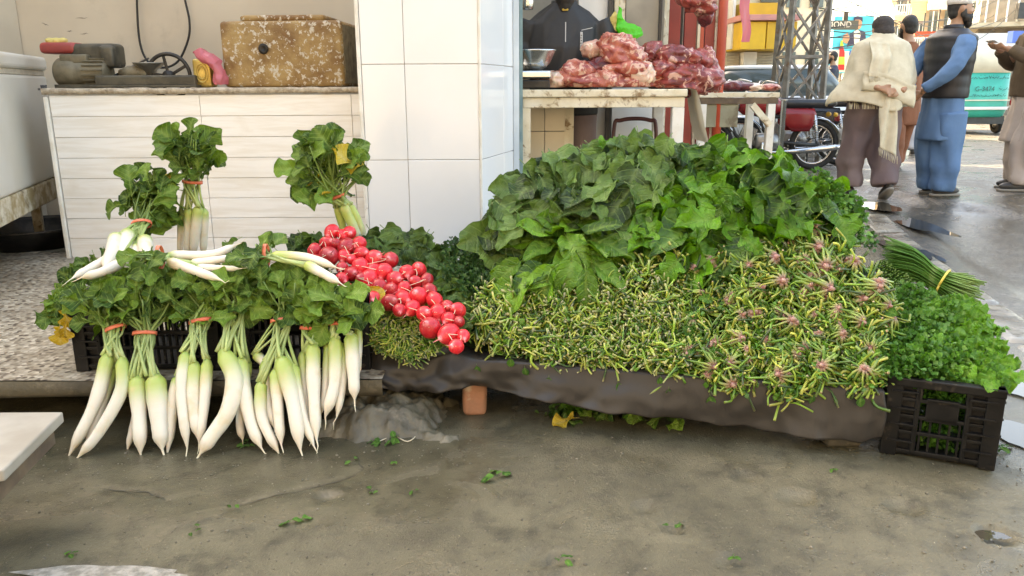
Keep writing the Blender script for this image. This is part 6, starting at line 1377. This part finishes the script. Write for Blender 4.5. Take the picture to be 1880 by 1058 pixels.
for lb, xa, xb, ya, yb_, Y, mm in (('orange red banner on the far pinkish building', 1646, 1668, 60, 82, 64, redpipe), ('green shop board beneath the far balconies', 1648, 1668, 96, 106, 63, teal), ('dark shop board on the grey brown building', 1850, 1885, 10, 40, 26.5, blk), ('yellow hanging sign over the road', 1756, 1772, 30, 52, 38, yel_), ('pale blue panel above the rickshaw', 1784, 1812, 40, 60, 30, steel_blue), ('brown awning next to the rickshaw roof', 1700, 1760, 104, 118, 36, woodm)):
    r = empty('shop_sign', (cx_((xa + xb) / 2, Y), Y, 0)); tag(r, lb, 'sign'); bb(r, 'panel', mm, xa, xb, ya, yb_, Y, .2); bb(r, 'bracket', blk, (xa + xb) / 2 - .6, (xa + xb) / 2 + .6, yb_, 185, Y, .1)
facade('narrow brown building between the far houses', 1632, 1666, 88, 13, 16, greyb, 5, 3, -R(27))
# billboard
cyan = pm('billboard_cyan', (.02, .45, .66), (.05, .55, .75), 1, .5); navy = pm('billboard_navy', (.02, .03, .09), None, 2, .5); fig = pm('billboard_skin', (.5, .28, .18), None, 2, .5); redb = pm('billboard_red', (.6, .03, .04), None, 2, .5); grnb = pm('billboard_green', (.35, .6, .08), None, 2, .5); Y_ = 40
bo = empty('billboard', (cx_(1557, Y_), Y_, 0)); tag(bo, 'tall cyan billboard with a suited figure and a bottle', 'billboard')
bb(bo, 'panel', cyan, 1521, 1592, 33, 138, Y_, .3); bb(bo, 'pole', galv, 1540, 1544, 138, 190, Y_, .2, .05); bb(bo, 'pole', galv, 1572, 1576, 138, 190, Y_, .2, .05); bb(bo, 'white_field', whitew, 1536, 1556, 98, 136, Y_, .02, -.02)
def flat(nm, mat, pts, off):
    mb = MB(); vs_ = [P(x, y, Y_) - bo.location for x, y in pts]; mb.add([(v.x, off, v.z) for v in vs_], [tuple(range(len(vs_)))]); mb.build(nm, mat, bo, False)
flat('printed_suit', navy, [(1554, 90), (1560, 66), (1572, 58), (1588, 62), (1591, 92), (1578, 94), (1572, 86)], -.03); flat('printed_shirt', whitew, [(1568, 88), (1567, 62), (1574, 58), (1580, 64), (1576, 86)], -.04)
flat('printed_face', fig, [(1574 + 8 * math.cos(k * PI / 8), 47 + 11 * math.sin(k * PI / 8)) for k in range(16)], -.05); flat('printed_hair', navy, [(1566, 44), (1567, 36), (1574, 33), (1583, 36), (1583, 44), (1578, 40), (1570, 40)], -.06)
flat('printed_hand', fig, [(1546, 80), (1548, 68), (1556, 64), (1560, 74), (1554, 84)], -.045); flat('printed_bottle', redb, [(1538, 132), (1537, 100), (1542, 88), (1547, 88), (1550, 100), (1549, 132)], -.05); flat('printed_bottle_top', grnb, [(1541, 88), (1543, 78), (1546, 78), (1548, 88)], -.055); flat('printed_label', grnb, [(1537.5, 122), (1537.5, 108), (1549.5, 108), (1549.5, 122)], -.06); flat('printed_badge', pm('billboard_blue', (.03, .15, .55), None, 2, .5), [(1565 + 7 * math.cos(k * PI / 8), 103 + 8 * math.sin(k * PI / 8)) for k in range(16)], -.035)
Y_ = 36; sg = empty('street_sign', (cx_(1535, Y_), Y_, 0)); tag(sg, 'dark grey sign reading MOND beside the pylon', 'sign'); bb(sg, 'panel', pm('sign_grey', (.07, .085, .085), None, 2, .5), 1512, 1565, 41, 58, Y_, .15); bb(sg, 'stem', blk, 1537, 1545, 26, 41, Y_, .1); bb(sg, 'pole', blk, 1511, 1513, 58, 190, Y_, .1, .03)
q = P(1541, 49, Y_) - sg.location; text('MOND', .34, whitew, 'lettering', sg, Matrix.Translation((q.x, -.02, q.z)) @ Matrix.Rotation(PI / 2, 4, 'X'))
Y_ = 34; sg = empty('street_sign', (cx_(1522, Y_), Y_, 0)); tag(sg, 'white sign with a black ring under the grey sign', 'sign'); bb(sg, 'panel', whitew, 1508, 1535, 95, 129, Y_, .12); bb(sg, 'pole', blk, 1512, 1514, 129, 195, Y_, .1, .03); q = P(1524, 104, Y_) - sg.location; MB().torus((q.x, -.02, q.z), .11, .03, 24, 6, Matrix.Rotation(PI / 2, 3, 'X')).build('ring_mark', navy, sg)
q = P(1522, 122, Y_) - sg.location; MB().box((q.x, -.015, q.z), (.5, .02, .06)).build('blue_line', cyan, sg, False)
# overhead wires
wm = pm('wire', (.03, .03, .03), None, 4, .6)
for k in range(9):
    ya, yb_ = rnd(-40, 100), rnd(-60, 70); a, b = P(1500, ya, 11 + rnd(0, .4)), P(1900, yb_, rnd(30, 45)); mid = (a + b) / 2 - Vector((0, 0, rnd(.3, 1.2)))
    o = MB().tube(spline([a, mid, b], 16), .008, 5).build('overhead_wire', wm); tag(o, 'black overhead wire slung from the pylon across the street', 'wire', 'overhead wires')
